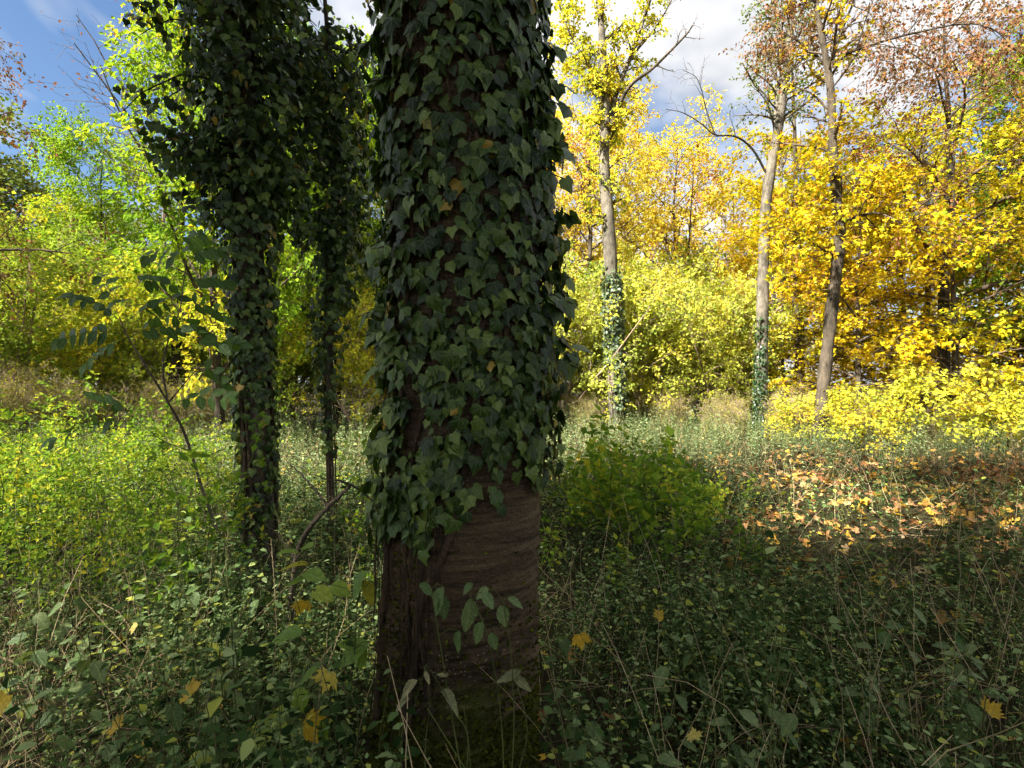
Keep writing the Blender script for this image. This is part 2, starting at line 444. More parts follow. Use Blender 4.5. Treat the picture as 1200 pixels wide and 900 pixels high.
    nf = N_(n, 'ShaderNodeTexNoise'); nf.inputs['Scale'].default_value = 70; nf.inputs['Detail'].default_value = 4; n.links.new(g.outputs['Object'], nf.inputs['Vector']); sm = N_(n, 'ShaderNodeMath', operation='ADD'); n.links.new(ns.outputs['Fac'], sm.inputs[0]); n.links.new(nf.outputs['Fac'], sm.inputs[1])
    n.links.new(sm.outputs[0], bp.inputs['Height']); n.links.new(bp.outputs[0], b.inputs['Normal'])
    o = N_(n, 'ShaderNodeOutputMaterial'); n.links.new(b.outputs[0], o.inputs[0])
    return m
def ground_mat():
    m, n = new_mat('soil')
    g = N_(n, 'ShaderNodeTexCoord')
    ns = N_(n, 'ShaderNodeTexNoise'); ns.inputs['Scale'].default_value = 9; ns.inputs['Detail'].default_value = 9; ns.inputs['Roughness'].default_value = 0.7
    n.links.new(g.outputs['Object'], ns.inputs['Vector'])
    r = ramp(n, [(0.28, (0.008, 0.006, 0.003)), (0.5, (0.022, 0.017, 0.008)), (0.62, (0.045, 0.045, 0.016)), (0.75, (0.09, 0.065, 0.03))])
    n.links.new(ns.outputs['Fac'], r.inputs[0])
    b = N_(n, 'ShaderNodeBsdfPrincipled'); b.inputs['Roughness'].default_value = 0.95; b.inputs['Specular IOR Level'].default_value = 0.1
    n.links.new(r.outputs['Color'], b.inputs['Base Color'])
    bp = N_(n, 'ShaderNodeBump'); bp.inputs['Strength'].default_value = 0.8; bp.inputs['Distance'].default_value = 0.04
    n.links.new(ns.outputs['Fac'], bp.inputs['Height']); n.links.new(bp.outputs[0], b.inputs['Normal'])
    o = N_(n, 'ShaderNodeOutputMaterial'); n.links.new(b.outputs[0], o.inputs[0])
    return m

IVY_STOPS = [(0.0, (0.009, 0.022, 0.003)), (0.35, (0.024, 0.052, 0.008)), (0.7, (0.062, 0.105, 0.018)), (0.95, (0.14, 0.19, 0.04)), (0.975, (0.10, 0.15, 0.02)), (0.992, (0.30, 0.20, 0.03))]
M_ivy = leaf_mat('ivy_leaf', IVY_STOPS, 0.38, 0.22, 0.28, 'palm')
M_ivy1 = leaf_mat('ivy_leaf_single', IVY_STOPS, 0.38, 0.22, 0.28, 'palm', single=True)
M_ivys = leaf_mat('ivy_leaf_far', [(0, (0.018, 0.045, 0.016)), (0.7, (0.035, 0.07, 0.025)), (1, (0.07, 0.11, 0.03))], 0.38, 0.25, 0.5)
M_ivylight = leaf_mat('ivy_leaf_pale', [(0, (0.05, 0.09, 0.035)), (1, (0.16, 0.20, 0.11))], 0.45, 0.2, 0.5)
M_vine = bark_mat('vine_stem', (0.022, 0.016, 0.010), (0.095, 0.062, 0.036), (30, 30, 10), 0.8)
M_bark = bark_mat('cherry_bark', (0.018, 0.012, 0.007), (0.135, 0.092, 0.052), (4, 4, 55), 0.9, moss=0.42, speck=True)
M_barkg = bark_mat('grey_bark', (0.07, 0.06, 0.048), (0.22, 0.195, 0.16), (14, 14, 4), 0.8)
M_barkb = bark_mat('brown_bark', (0.035, 0.028, 0.02), (0.13, 0.105, 0.08), (16, 16, 4), 0.8)
M_barkd = bark_mat('dark_bark', (0.025, 0.02, 0.015), (0.08, 0.065, 0.045), (16, 16, 5), 0.8)
M_twig = bark_mat('twig_bark', (0.06, 0.045, 0.035), (0.16, 0.12, 0.09), (20, 20, 20), 0.3)
M_tan = bark_mat('dry_stalk', (0.18, 0.13, 0.07), (0.55, 0.43, 0.26), (6, 6, 6), 0.1)
M_thick = bark_mat('thicket_stem', (0.20, 0.14, 0.10), (0.46, 0.35, 0.27), (6, 6, 6), 0.1)
M_stemg = bark_mat('green_stem', (0.05, 0.07, 0.02), (0.12, 0.13, 0.04), (10, 10, 4), 0.1)
M_soil = ground_mat()
M_moss = leaf_mat('moss', [(0, (0.020, 0.026, 0.004)), (0.6, (0.05, 0.06, 0.008)), (1, (0.11, 0.12, 0.015))], 0.9, 0.2, 0.1)
M_gold = leaf_mat('maple_gold', [(0, (0.20, 0.25, 0.02)), (0.3, (0.48, 0.43, 0.02)), (0.6, (0.66, 0.50, 0.02)), (0.88, (0.66, 0.42, 0.02)), (1, (0.30, 0.16, 0.04))], 0.5, 0.4, 0.3, tint=(1.2, 1.1, 0.6), patch=0.35)
M_orange = leaf_mat('maple_orange', [(0, (0.44, 0.46, 0.06)), (0.45, (0.64, 0.54, 0.06)), (0.8, (0.66, 0.45, 0.06)), (0.9, (0.45, 0.18, 0.05)), (1, (0.22, 0.10, 0.05))], 0.5, 0.4, 0.3, tint=(1.2, 1.1, 0.6), patch=0.3)
M_hazel = leaf_mat('hazel_leaf', [(0, (0.22, 0.29, 0.05)), (0.4, (0.40, 0.45, 0.08)), (0.75, (0.52, 0.52, 0.07)), (1, (0.60, 0.46, 0.06))], 0.5, 0.4, 0.3, patch=0.25)
M_hazelg = leaf_mat('green_hazel_leaf', [(0, (0.12, 0.20, 0.03)), (0.4, (0.26, 0.36, 0.05)), (0.75, (0.42, 0.48, 0.07)), (1, (0.56, 0.50, 0.06))], 0.5, 0.4, 0.3, patch=0.3)
M_lime = leaf_mat('lime_leaf', [(0, (0.10, 0.20, 0.02)), (0.5, (0.22, 0.34, 0.03)), (0.85, (0.36, 0.42, 0.04)), (1, (0.50, 0.42, 0.04))], 0.5, 0.45, 0.3, patch=0.2)
M_green = leaf_mat('far_green_leaf', [(0, (0.06, 0.11, 0.03)), (0.5, (0.14, 0.20, 0.05)), (0.85, (0.26, 0.28, 0.06)), (1, (0.36, 0.24, 0.06))], 0.5, 0.35, 0.3, patch=0.3)
M_yshrub = leaf_mat('yellow_shrub_leaf', [(0, (0.26, 0.33, 0.04)), (0.4, (0.48, 0.50, 0.05)), (0.8, (0.68, 0.58, 0.05)), (1, (0.66, 0.44, 0.05))], 0.5, 0.4, 0.3, patch=0.3)
M_brown = leaf_mat('brown_leaf', [(0, (0.16, 0.15, 0.04)), (0.4, (0.19, 0.10, 0.05)), (0.8, (0.26, 0.12, 0.07)), (1, (0.40, 0.20, 0.05))], 0.55, 0.3, 0.3, tint=(1.2, 1.0, 0.7))
M_dark = leaf_mat('evergreen_leaf', [(0, (0.03, 0.06, 0.02)), (0.7, (0.07, 0.11, 0.03)), (1, (0.14, 0.16, 0.04))], 0.5, 0.3, 0.3)
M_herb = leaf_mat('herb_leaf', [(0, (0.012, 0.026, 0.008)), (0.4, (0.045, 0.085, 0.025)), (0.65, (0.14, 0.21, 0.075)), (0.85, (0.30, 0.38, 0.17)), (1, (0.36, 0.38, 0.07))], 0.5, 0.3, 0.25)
M_herbs = leaf_mat('nettle_leaf', [(0, (0.05, 0.09, 0.025)), (0.5, (0.09, 0.14, 0.045)), (1, (0.17, 0.22, 0.085))], 0.5, 0.25, 0.25, 'pinn', single=True)
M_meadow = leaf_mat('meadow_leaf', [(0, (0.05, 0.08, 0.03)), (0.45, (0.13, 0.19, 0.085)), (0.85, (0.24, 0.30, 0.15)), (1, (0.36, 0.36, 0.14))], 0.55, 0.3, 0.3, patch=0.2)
M_fresh = leaf_mat('fresh_leaf', [(0, (0.08, 0.15, 0.02)), (0.5, (0.17, 0.28, 0.03)), (0.85, (0.30, 0.38, 0.04)), (1, (0.45, 0.42, 0.04))], 0.5, 0.4, 0.3)
M_sapl = leaf_mat('sapling_leaf', [(0, (0.035, 0.085, 0.015)), (1, (0.075, 0.15, 0.03))], 0.45, 0.4, 0.35, 'pinn', single=True)
M_bramble = leaf_mat('bramble_leaf', [(0, (0.12, 0.22, 0.03)), (0.6, (0.22, 0.34, 0.04)), (0.9, (0.36, 0.40, 0.05)), (1, (0.50, 0.38, 0.04))], 0.45, 0.4, 0.35, 'pinn', single=True)
M_litter = leaf_mat('fallen_leaf', [(0, (0.08, 0.04, 0.02)), (0.3, (0.22, 0.10, 0.04)), (0.6, (0.40, 0.22, 0.10)), (0.78, (0.50, 0.27, 0.05)), (0.92, (0.56, 0.36, 0.05)), (1, (0.50, 0.36, 0.22))], 0.6, 0.15, 0.25)
M_fallen = leaf_mat('fallen_maple_leaf', [(0, (0.46, 0.28, 0.02)), (0.5, (0.52, 0.38, 0.03)), (1, (0.52, 0.43, 0.13))], 0.5, 0.3, 0.3, 'palm', single=True)
M_withered = leaf_mat('withered_leaf', [(0, (0.12, 0.13, 0.06)), (1, (0.26, 0.22, 0.12))], 0.7, 0.2, 0.2, 'pinn', single=True)

# ------------------------------------------------------------------ ground
def build_ground():
    xs = np.unique(np.concatenate([np.linspace(-600, -40, 15), np.linspace(-40, 40, 141), np.linspace(40, 600, 15)]))
    ys = np.unique(np.concatenate([np.linspace(-600, -30, 15), np.linspace(-30, 60, 151), np.linspace(60, 900, 15)]))
    X, Y = np.meshgrid(xs, ys, indexing='ij')
    V = np.stack([X, Y, gz(X, Y)], -1).reshape(-1, 3)
    ny = len(ys)
    i, j = np.meshgrid(np.arange(len(xs) - 1), np.arange(ny - 1), indexing='ij')
    a = (i * ny + j).ravel()
    T = np.concatenate([np.stack([a, a + ny, a + ny + 1], 1), np.stack([a, a + ny + 1, a + 1], 1)])
    mb = MB().add(V, T)
    o = link('ground', to_mesh('ground', mb, M_soil)); o['kind'] = 'structure'
    return o
build_ground()

# ------------------------------------------------------------------ the ivy-clad main tree
def trunk_surface(path, radf, nu, nv, disp):
    """path function z->(x,y); returns MB of a dense trunk"""
    pass

def make_main_tree():
    rng = np.random.default_rng(3)
    D = 1.85
    ctl = np.array([px(528, 1010, D), px(534, 900, D), px(545, 760, D), px(548, 600, D), px(552, 450, D), px(552, 300, D), px(548, 150, D), px(538, 0, D), px(530, -250, D), px(520, -650, D), px(540, -1300, D), px(520, -2100, D)])
    ctl[0, 2] = -0.35
    zz = ctl[:, 2]
    base = np.array([ctl[1, 0], D, float(gz(ctl[1, 0], D))])
    root = thing('cherry_tree', 'thick dark trunk with banded bark and mossy foot, cloaked in broad ivy', 'tree', base)
    nz, na = 420, 100
    t = np.concatenate([np.linspace(-0.3, 3.2, 360), np.linspace(3.3, 12.0, 60)])
    cx = np.interp(t, zz, ctl[:, 0])
    for _ in range(6): cx[1:-1] = (cx[:-2] + cx[1:-1] * 2 + cx[2:]) / 4
    r = np.interp(t, [-0.3, 0.0, 0.15, 0.35, 0.6, 1.0, 2.5, 6, 12.0], [0.33, 0.272, 0.246, 0.233, 0.230, 0.234, 0.236, 0.19, 0.09])
    ang = np.arange(na) * 2 * math.pi / na
    A, Z = np.meshgrid(ang, t); R = np.repeat(r[:, None], na, 1)
    # roots flare and a buttress on the left
    fl = np.clip(1 - Z / 0.7, 0, 1) ** 1.5
    R = R + fl * 0.03 * np.cos(5 * A + 0.6) + np.clip(1 - Z / 1.3, 0, 1) * 0.07 * np.exp(-((A - math.pi * 1.12) / 0.28) ** 2)
    R = R + 0.012 * np.sin(2 * A + 1) + 0.006 * np.sin(3 * A + Z * 2)
    # horizontal bark bands, deep plates near the foot
    band = np.zeros_like(R); zc = -0.2
    k = 0
    while zc < 3.2:
        h = rng.uniform(0.014, 0.03) if zc < 0.9 else rng.uniform(0.010, 0.02)
        amp = (0.011 if zc < 0.75 else 0.0045) * rng.uniform(0.5, 1.3)
        ph = rng.random() * 6.28
        wav = 0.012 * np.sin(A * 2 + ph) + 0.006 * np.sin(5 * A + ph * 2) + 0.004 * np.sin(11 * A + 3 * ph)
        on = 0.5 + 0.5 * np.clip(2.2 * np.sin(A * 1.5 + ph * 3) + 0.5 * np.sin(A * 7 + ph), -1, 1)
        band += amp * on * np.exp(-((Z + wav - zc) / (h * 0.42)) ** 4)
        zc += h * 1.25
    crk = np.zeros_like(R)
    for _ in range(260):
        a0, z0 = rng.uniform(0, 6.283), rng.uniform(0, 1.6); hh = rng.uniform(0.02, 0.09); ww = rng.uniform(0.01, 0.03)
        k0, k1 = np.searchsorted(t, z0 - hh * 2), np.searchsorted(t, z0 + hh * 2)
        da = np.angle(np.exp(1j * (A[k0:k1] - a0 - 0.03 * np.sin(Z[k0:k1] * 60))))
        crk[k0:k1] -= rng.uniform(0.003, 0.008) * np.exp(-(da / ww) ** 2 - ((Z[k0:k1] - z0) / hh) ** 2)
    R = R + band + crk + rng.normal(0, 0.0016, R.shape)
    X = cx[:, None] + R * np.cos(A); Y = D + R * np.sin(A)
    V = np.stack([X, Y, Z], -1).reshape(-1, 3)
    i = np.arange(nz - 1)[:, None] * na; j = np.arange(na)[None]; jn = (j + 1) % na
    q = np.stack([i + j, i + jn, i + na + jn, i + na + j], -1).reshape(-1, 4)
    T = np.concatenate([q[:, [0, 1, 2]], q[:, [0, 2, 3]]])
    mb = MB().add(V, T)
    part('trunk', mb, M_bark, root)
    # moss tufts around the foot
    n = 14000
    a = rng.uniform(math.pi * 0.9, math.pi * 2.1, n); z = np.abs(rng.normal(0, 0.30, n)) - 0.02
    z = np.where((np.cos(a) < -0.55), z * 1.9, z)
    zi = np.clip(np.searchsorted(t, z), 0, nz - 1); ai = (a / (2 * math.pi) * na).astype(int) % na
    rr = R[zi, ai] - 0.002
    p = np.stack([cx[zi] + rr * np.cos(a), D + rr * np.sin(a), z], 1)
    o = np.stack([np.cos(a), np.sin(a), np.full(n, 0.3)], 1) + rng.normal(0, 0.5, (n, 3))
    m2 = MB(); leaves(m2, KITE, p, o, rng.normal(0, 1, (n, 3)), rng.uniform(0.008, 0.022, n), rng.random(n))
    part('moss', m2, M_moss, root, kind='stuff')
    # limbs and crown, above the picture
    P = np.stack([np.interp(np.linspace(7.2, 12.0, 12), zz, ctl[:, 0]), np.full(12, D), np.linspace(7.2, 12.0, 12)], 1)[None]
    RR = np.interp(P[..., 2], [7.2, 12.0], [0.16, 0.05])
    b1, r1 = spawn(P, RR, 14, 0.02, 0.98, 2.7, 62, up=0.25, m=7, wob=0.12, rng=rng)
    for bi in range(len(b1)):
        lb = MB(); tubes(lb, b1[bi:bi + 1], np.minimum(r1[bi:bi + 1], 0.09), 7); part('limb', lb, M_barkd, root)
    b2, r2 = spawn(b1, r1, 6, 0.25, 1, 1.6, 50, m=5, rng=rng); b3, r3 = spawn(b2, r2, 6, 0.2, 1, 0.8, 50, m=4, rng=rng, droop=0.4)
    tw = MB(); tubes(tw, b2, r2, 4); tubes(tw, b3, np.maximum(r3, 0.003), 3); part('twigs', tw, M_twig, root, kind='stuff')
    cr_ = MB(); foliage(cr_, KITEW, b3, 16, 0.12, rng, jit=0.7); part('crown', cr_, M_green, root)
    return root, dict(t=t, cx=cx, R=R, na=na, D=D)
main_tree, TR = make_main_tree()

def surf(a, z):
    """point and outward direction on the main trunk"""
    t, cx, R, na, D = TR['t'], TR['cx'], TR['R'], TR['na'], TR['D']
    zi = np.clip(np.searchsorted(t, z), 0, len(t) - 1); ai = (np.mod(a, 2 * math.pi) / (2 * math.pi) * na).astype(int) % na
    r = R[zi, ai]
    return np.stack([cx[zi] + r * np.cos(a), D + r * np.sin(a), z], -1), np.stack([np.cos(a), np.sin(a), 0 * a], -1)

def ivy_fine(a, b, pk, sk):
    out = mirror(IVY_H); o = np.array([(x * (1 + sk * (x > 0)), y, 0) for x, y in out])
    ol = smooth_path(np.concatenate([o, o[:1]]), 41)[:-1, :2]; c = np.array([0, 0.2])
    rings = [c[None]] + [c + (ol - c) * f for f in (0.4, 0.75, 1.0)]
    XY = np.concatenate(rings); n = 40
    ang = np.arctan2(XY[:, 0], XY[:, 1] + 0.02); r = np.hypot(XY[:, 0], XY[:, 1])
    Z = -a * np.abs(XY[:, 0]) - b * XY[:, 1] ** 2 + pk * r * np.cos(ang * 2 * math.pi / math.radians(48)) * -1 + 0.04 * np.sin(XY[:, 1] * 6 + XY[:, 0] * 5 + sk * 9) * r
    T = [[0, 1 + i, 1 + (i + 1) % n] for i in range(n)]
    for k in range(2):
        p0 = 1 + k * n; p1 = p0 + n
        for i in range(n):
            j = (i + 1) % n; T += [[p0 + i, p1 + i, p1 + j], [p0 + i, p1 + j, p0 + j]]
    return np.column_stack([XY, Z]), np.array(T), XY.copy()
IVY_ME = [to_mesh('ivy_leaf', MB().add(t[0], t[1], 0.5, t[2]), M_ivy1) for t in (ivy_fine(0.2, 0.2, 0.045, 0.08), ivy_fine(-0.12, 0.3, 0.03, -0.1), ivy_fine(0.35, 0.05, 0.05, 0.0), ivy_fine(0.1, 0.45, 0.04, 0.15))]
def leaf_objects(name, meshes, p, d, n, s, parent, rng):
    x, y, z = frames(d, n)
    off = np.zeros(3); q = parent
    while q is not None: off = off + np.array(q.location); q = q.parent
    for i in range(len(p)):
        o = bpy.data.objects.new(name, meshes[int(rng.integers(0, len(meshes)))]); COL.objects.link(o); o.parent = parent
        k = s[i]; l = p[i] - off
        o.matrix_basis = Matrix(((x[i][0] * k, y[i][0] * k, z[i][0] * k, l[0]), (x[i][1] * k, y[i][1] * k, z[i][1] * k, l[1]), (x[i][2] * k, y[i][2] * k, z[i][2] * k, l[2]), (0, 0, 0, 1)))

def make_main_ivy():
    rng = np.random.default_rng(5)
    root = thing('ivy_vine', 'dark green broad-leaved ivy climbing the thick mossy trunk', 'ivy', main_tree.location)
    # stems: most rise on the left and middle
    specs = [(3.45, 0.0, 0.014), (3.95, 0.0, 0.007), (4.10, 0.1, 0.006), (4.15, 0.45, 0.013), (3.20, 0.0, 0.009), (4.30, 0.55, 0.009), (5.2, 1.45, 0.007), (4.75, 1.35, 0.007), (5.6, 1.5, 0.007), (2.6, 0, 0.015), (1.2, 0, 0.014)]
    stem_paths = []
    for k, (a0, z0, r0) in enumerate(specs):
        z = np.linspace(z0, 5.5, 90)
        a = a0 + 0.14 * np.sin(z * 2.1 + k * 1.7) + 0.07 * np.sin(z * 6 + 2.3 * k) + 0.03 * np.sin(z * 17 + k)
        if k == 3: a = a + 0.75 * np.clip((z - 0.75) / 0.9, 0, 1)
        if k == 5: a = a + 0.45 * np.clip((z - 0.8) / 0.8, 0, 1)
        p, o = surf(a, z)
        p = p + o * (r0 * 0.7)
        rr = r0 * np.linspace(1, 0.45, 90) * (1 + 0.12 * np.sin(z * 40 + k))
        b = MB(); tubes(b, p[None], rr[None], 7); part('stem', b, M_vine, root); stem_paths.append((a, z))
    # thin hairy rootlets hanging on the left flank
    b = MB(); n = 70
    a = rng.uniform(3.1, 4.5, n)[:, None] + rng.normal(0, 0.02, (n, 6)).cumsum(1); z = rng.uniform(0.75, 1.3, n)[:, None] - np.linspace(0, 1, 6)[None] * rng.uniform(0.15, 0.5, n)[:, None]
    p, o = surf(a, z); p = p + o * rng.uniform(0.006, 0.05, (n, 1, 1))
    tubes(b, p, np.full((n, 6), 0.0018), 3); part('rootlets', b, M_vine, root, kind='stuff')
    # leaves
    n = 8000
    a = rng.uniform(0, 2 * math.pi, n); z = 0.95 + 3.2 * rng.random(n) ** 1.3
    # lower fringe: leaves thin out below about 1.25 m, bare on the right of the front
    fr = rng.random(n)
    front = (np.sin(a) < 0.2)
    low = np.where(np.cos(a) > 0.15, 1.22, np.where(np.cos(a) > -0.35, 1.14, 1.02))
    keep = (z > low + rng.normal(0, 0.06, n))
    # bare gaps on the front where the bark shows
    gap = (np.abs(np.mod(a, 6.283) - 4.85) < 0.16) & (np.abs(z - 1.32) < 0.14)
    keep &= ~(gap & (fr < 0.8))
    holes = np.sin(a * 5 + z * 3) + np.sin(a * 9 - z * 6 + 1) + np.sin(z * 11 + a * 2)
    keep &= ~((holes < -1.2) & (fr < np.where(z < 1.6, 0.75, 0.4)))
    a, z = a[keep], z[keep]; n = len(a)
    p, o = surf(a, z)
    side = np.abs(np.cos(a)) ** 3
    lift = rng.uniform(0.012, 0.05, n) + side * rng.uniform(0, 0.05, n) * (rng.random(n) < 0.5)
    p = p + o * lift[:, None]
    s = rng.uniform(0.026, 0.060, n) * np.where(rng.random(n) < 0.15, 0.7, 1) * (1 + 0.12 * np.clip(z - 2.0, 0, 1))
    tang = np.stack([-np.sin(a), np.cos(a), 0 * a], 1)
    d = np.array([0, 0, -1.0]) + tang * rng.normal(0, 0.42, (n, 1)) + o * rng.uniform(-0.1, 0.55, (n, 1))
    nn = o + np.array([0, 0, 1.0]) * rng.uniform(0.1, 0.8, (n, 1)) + tang * rng.normal(0, 0.38, (n, 1))
    # petiole point sits above the blade
    p = p + np.array([0, 0, 1.0]) * (s * 0.4)[:, None]
    cam_p = np.array([0, 0, CAMZ]); v = norm(cam_p - p)
    facing = np.sum(v * o, 1)
    inside = (z < 2.72)
    score = np.where(inside & (facing > 0.05), lift * 8 + s * 8 + facing * 0.3, -1)
    idx = np.argsort(-score)[:300]
    rest = np.setdiff1d(np.arange(n), idx)
    leaf_objects('leaf', IVY_ME, p[idx], d[idx], nn[idx], s[idx], root, rng)
    b = MB(); tp = rng.integers(0, 3, n)
    for k in range(3):
        w = rest[tp[rest] == k]; leaves(b, IVY_V[k], p[w], d[w], nn[w], s[w], rng.random(len(w)))
    # petioles of the visible leaves
    part('foliage', b, M_ivy, root, kind='stuff')
    b = MB(); q0, _ = surf(a, z - 0.02); tubes(b, np.stack([q0, (q0 + p) / 2 + o * 0.01, p], 1), np.full((n, 3), 0.0012), 3); part('petioles', b, M_vine, root, kind='stuff')
    # leafy side shoots that stand away from the trunk at its edges
    b = MB(); sb = MB()
    m = 60
    sa = np.where(rng.random(m) < 0.55, rng.normal(-0.08, 0.25, m), rng.normal(math.pi + 0.1, 0.3, m)); sz = np.where(np.cos(sa) > 0, rng.uniform(1.5, 2.7, m), rng.uniform(1.05, 2.7, m))
    p0, o0 = surf(sa, sz)
    ln = rng.uniform(0.05, 0.13, m)
    P = np.stack([p0, p0 + o0 * ln[:, None] * 0.5 + np.array([0, 0, 0.02]), p0 + o0 * ln[:, None] + np.array([0, 0, -0.01])], 1)
    tubes(sb, P, np.full((m, 3), 0.002), 4)
    pp = np.repeat(P, 4, 0); tt = rng.random((m * 4, 1)); lp, lt_ = sample(pp, 0.3 + 0.7 * tt); lp = lp[:, 0]; oo = np.repeat(o0, 4, 0)
    dd = np.array([0, 0, -0.9]) + oo * rng.uniform(0, 0.8, (m * 4, 1)) + rng.normal(0, 0.35, (m * 4, 3))
    nn = np.array([0, -0.5, 0.5]) + oo * 0.6 + rng.normal(0, 0.4, (m * 4, 3))
    leaves(b, IVY_V[0], lp, dd, nn, rng.uniform(0.05, 0.075, m * 4), rng.uniform(0.3, 1, m * 4) * 0.97)
    part('shoot_foliage', b, M_ivy, root, kind='stuff'); part('shoots', sb, M_vine, root, kind='stuff')
    return root
make_main_ivy()

# ------------------------------------------------------------------ second tree and the slender one beside it
def ivy_column(name, label, D, path_px, r, shell, zmin, zmax, nleaf, size, nobj, bush, tree_label, bark, rng, tree_name='ivy_clad_tree', top=9.0, keepfn=None):
    ctl = np.array([px(x, y, D) for x, y in path_px])
    P = smooth_path(ctl, 40)
    base = np.array([P[0, 0], P[0, 1], float(gz(P[0, 0], P[0, 1]))])
    P[0, 2] = base[2] - 0.1
    root = thing(tree_name, tree_label, 'tree', base)
    rr = np.interp(P[:, 2], [0, 0.25, 1.0, top], [r * 1.5, r * 1.1, r, r * 0.35])
    b = MB(); tubes(b, P[None], rr[None], 20); part('trunk', b, bark, root)
    iv = thing('ivy_vine', label, 'ivy', base)
    for k in range(4):
        a = 4.2 + k * 0.7 + 0.25 * np.sin(P[:, 2] * 2 + k * 2) ; 
        q = P + np.stack([np.cos(a), np.sin(a), 0 * a], 1) * (rr + 0.012)[:, None]
        m = q[:, 2] < min(zmax, 5)
        b = MB(); tubes(b, q[m][None], np.full((1, m.sum()), 0.012 if r > .08 else 0.006), 6); part('stem', b, M_vine, iv)
    n = nleaf
    z = zmin + (zmax - zmin) * rng.random(n); a = rng.uniform(0, 6.283, n)
    if keepfn is not None: k = keepfn(a, z, rng); z, a = z[k], a[k]; n = len(z)
    cx = np.interp(z, P[:, 2], P[:, 0]); cy = np.interp(z, P[:, 2], P[:, 1]); rz_ = np.interp(z, P[:, 2], rr)
    sh = shell(z) * rng.random(n) ** 0.7
    o = np.stack([np.cos(a), np.sin(a), 0 * a], 1)
    p = np.stack([cx, cy, z], 1) + o * (rz_ + 0.012 + sh)[:, None]
    s = size * rng.uniform(0.6, 1.25, n)
    tang = np.stack([-np.sin(a), np.cos(a), 0 * a], 1)
    d = np.array([0, 0, -1.0]) + tang * rng.normal(0, 0.45, (n, 1)) + o * rng.uniform(-0.1, 0.6, (n, 1))
    nn = o + np.array([0, 0, 1.0]) * rng.uniform(0.1, 0.9, (n, 1)) + tang * rng.normal(0, 0.4, (n, 1))
    # side branches of the old ivy, with drooping leafy ends
    if bush:
        nb, bz0, bz1, bl, drp, per = bush
        ba = rng.uniform(0, 6.283, nb); bz = rng.uniform(bz0, bz1, nb)
        bx = np.stack([np.interp(bz, P[:, 2], P[:, 0]), np.interp(bz, P[:, 2], P[:, 1]), bz], 1)
        L = bl * rng.uniform(0.5, 1.15, nb) * np.interp(bz, [bz0, bz0 + (bz1 - bz0) * .35, bz1], [0.35, 1, 1])
        u = np.linspace(0, 1, 7)[None, :, None]
        od = np.stack([np.cos(ba), np.sin(ba), 0 * ba], 1)[:, None]
        BP = bx[:, None] + od * L[:, None, None] * u + np.array([0, 0, 1.0]) * (L[:, None, None] * (0.5 * u - drp * u * u)) + rng.normal(0, 0.02, (nb, 7, 3)).cumsum(1)
        b = MB(); tubes(b, BP, np.linspace(0.012, 0.003, 7)[None].repeat(nb, 0), 4); part('branches', b, M_barkd, iv, kind='stuff')
        t2, _ = spawn(BP, np.full((nb, 7), 0.006), 5, 0.25, 1, 0.28, 60, m=4, droop=1.2, rng=rng)
        b = MB(); tubes(b, t2, np.full(t2.shape[:2], 0.0025), 3); part('twigs', b, M_barkd, iv, kind='stuff')
        tt = rng.random((len(t2), per)); lp, lT = sample(t2, tt); lp = lp.reshape(-1, 3) + rng.normal(0, 0.03, (len(t2) * per, 3)); lT = lT.reshape(-1, 3)
        ld = lT * 0.5 + np.array([0, 0, -0.7]) + rng.normal(0, 0.4, lT.shape); ln = np.array([0, 0, 0.8]) + lT * 0.3 + rng.normal(0, 0.5, lT.shape)
        p = np.concatenate([p, lp]); d = np.concatenate([d, ld]); nn = np.concatenate([nn, ln]); s = np.concatenate([s, size * rng.uniform(0.7, 1.3, len(lp))])
        o = np.concatenate([o, norm(ln)])
    n = len(p)
    v = norm(np.array([0, 0, CAMZ]) - p)
    sc = np.where((p[:, 2] < CAMZ + 0.72 * D) & (p[:, 2] < 2.6), np.sum(v * norm(nn), 1) + np.sum(v * o, 1) + s * 6, -9)
    idx = np.argsort(-sc)[:nobj]; rest = np.setdiff1d(np.arange(n), idx)
    leaf_objects('leaf', IVY_ME, p[idx], d[idx], nn[idx], s[idx], iv, rng)
    b = MB(); leaves(b, IVY, p[rest], d[rest], nn[rest], s[rest], rng.random(n)[rest]); part('foliage', b, M_ivy, iv, kind='stuff')
    return root, iv, P, rr

rng2 = np.random.default_rng(21)
def shell2(z): return np.interp(z, [0.4, 1.2, 1.9, 2.4, 3.2, 6], [0.02, 0.045, 0.055, 0.10, 0.26, 0.38])
def keep2(a, z, r):
    k = r.random(len(z)) < np.interp(z, [0.45, 1.0, 1.6, 6], [0.35, 0.6, 1, 1])
    k &= ~((np.abs(np.mod(a, 6.283) - 4.6) < 0.5) & (z > 0.7) & (z < 1.25) & (r.random(len(z)) < 0.8))
    return k
second_tree, second_ivy, P2, R2 = ivy_column('ivy_vine', 'dense dark ivy hanging in a bushy mass from the medium trunk by the sapling', 4.0,
    [(306, 700), (303, 640), (302, 560), (298, 450), (294, 330), (287, 200), (280, 60), (270, -150), (265, -600), (270, -1000)], 0.110, shell2, 0.45, 5.2, 3800, 0.054, 300,
    (130, 2.75, 5.6, 0.80, 0.85, 9), 'medium trunk smothered in bushy ivy, standing behind the ash sapling', M_barkb, rng2, top=10, keepfn=keep2)
def shell3(z): return np.interp(z, [0.9, 1.4, 2.0, 2.6, 4], [0.02, 0.06, 0.17, 0.24, 0.28])
def keep3(a, z, r): return r.random(len(z)) < np.interp(z, [0.8, 1.3, 1.8, 5], [0.15, 0.45, 0.9, 1])
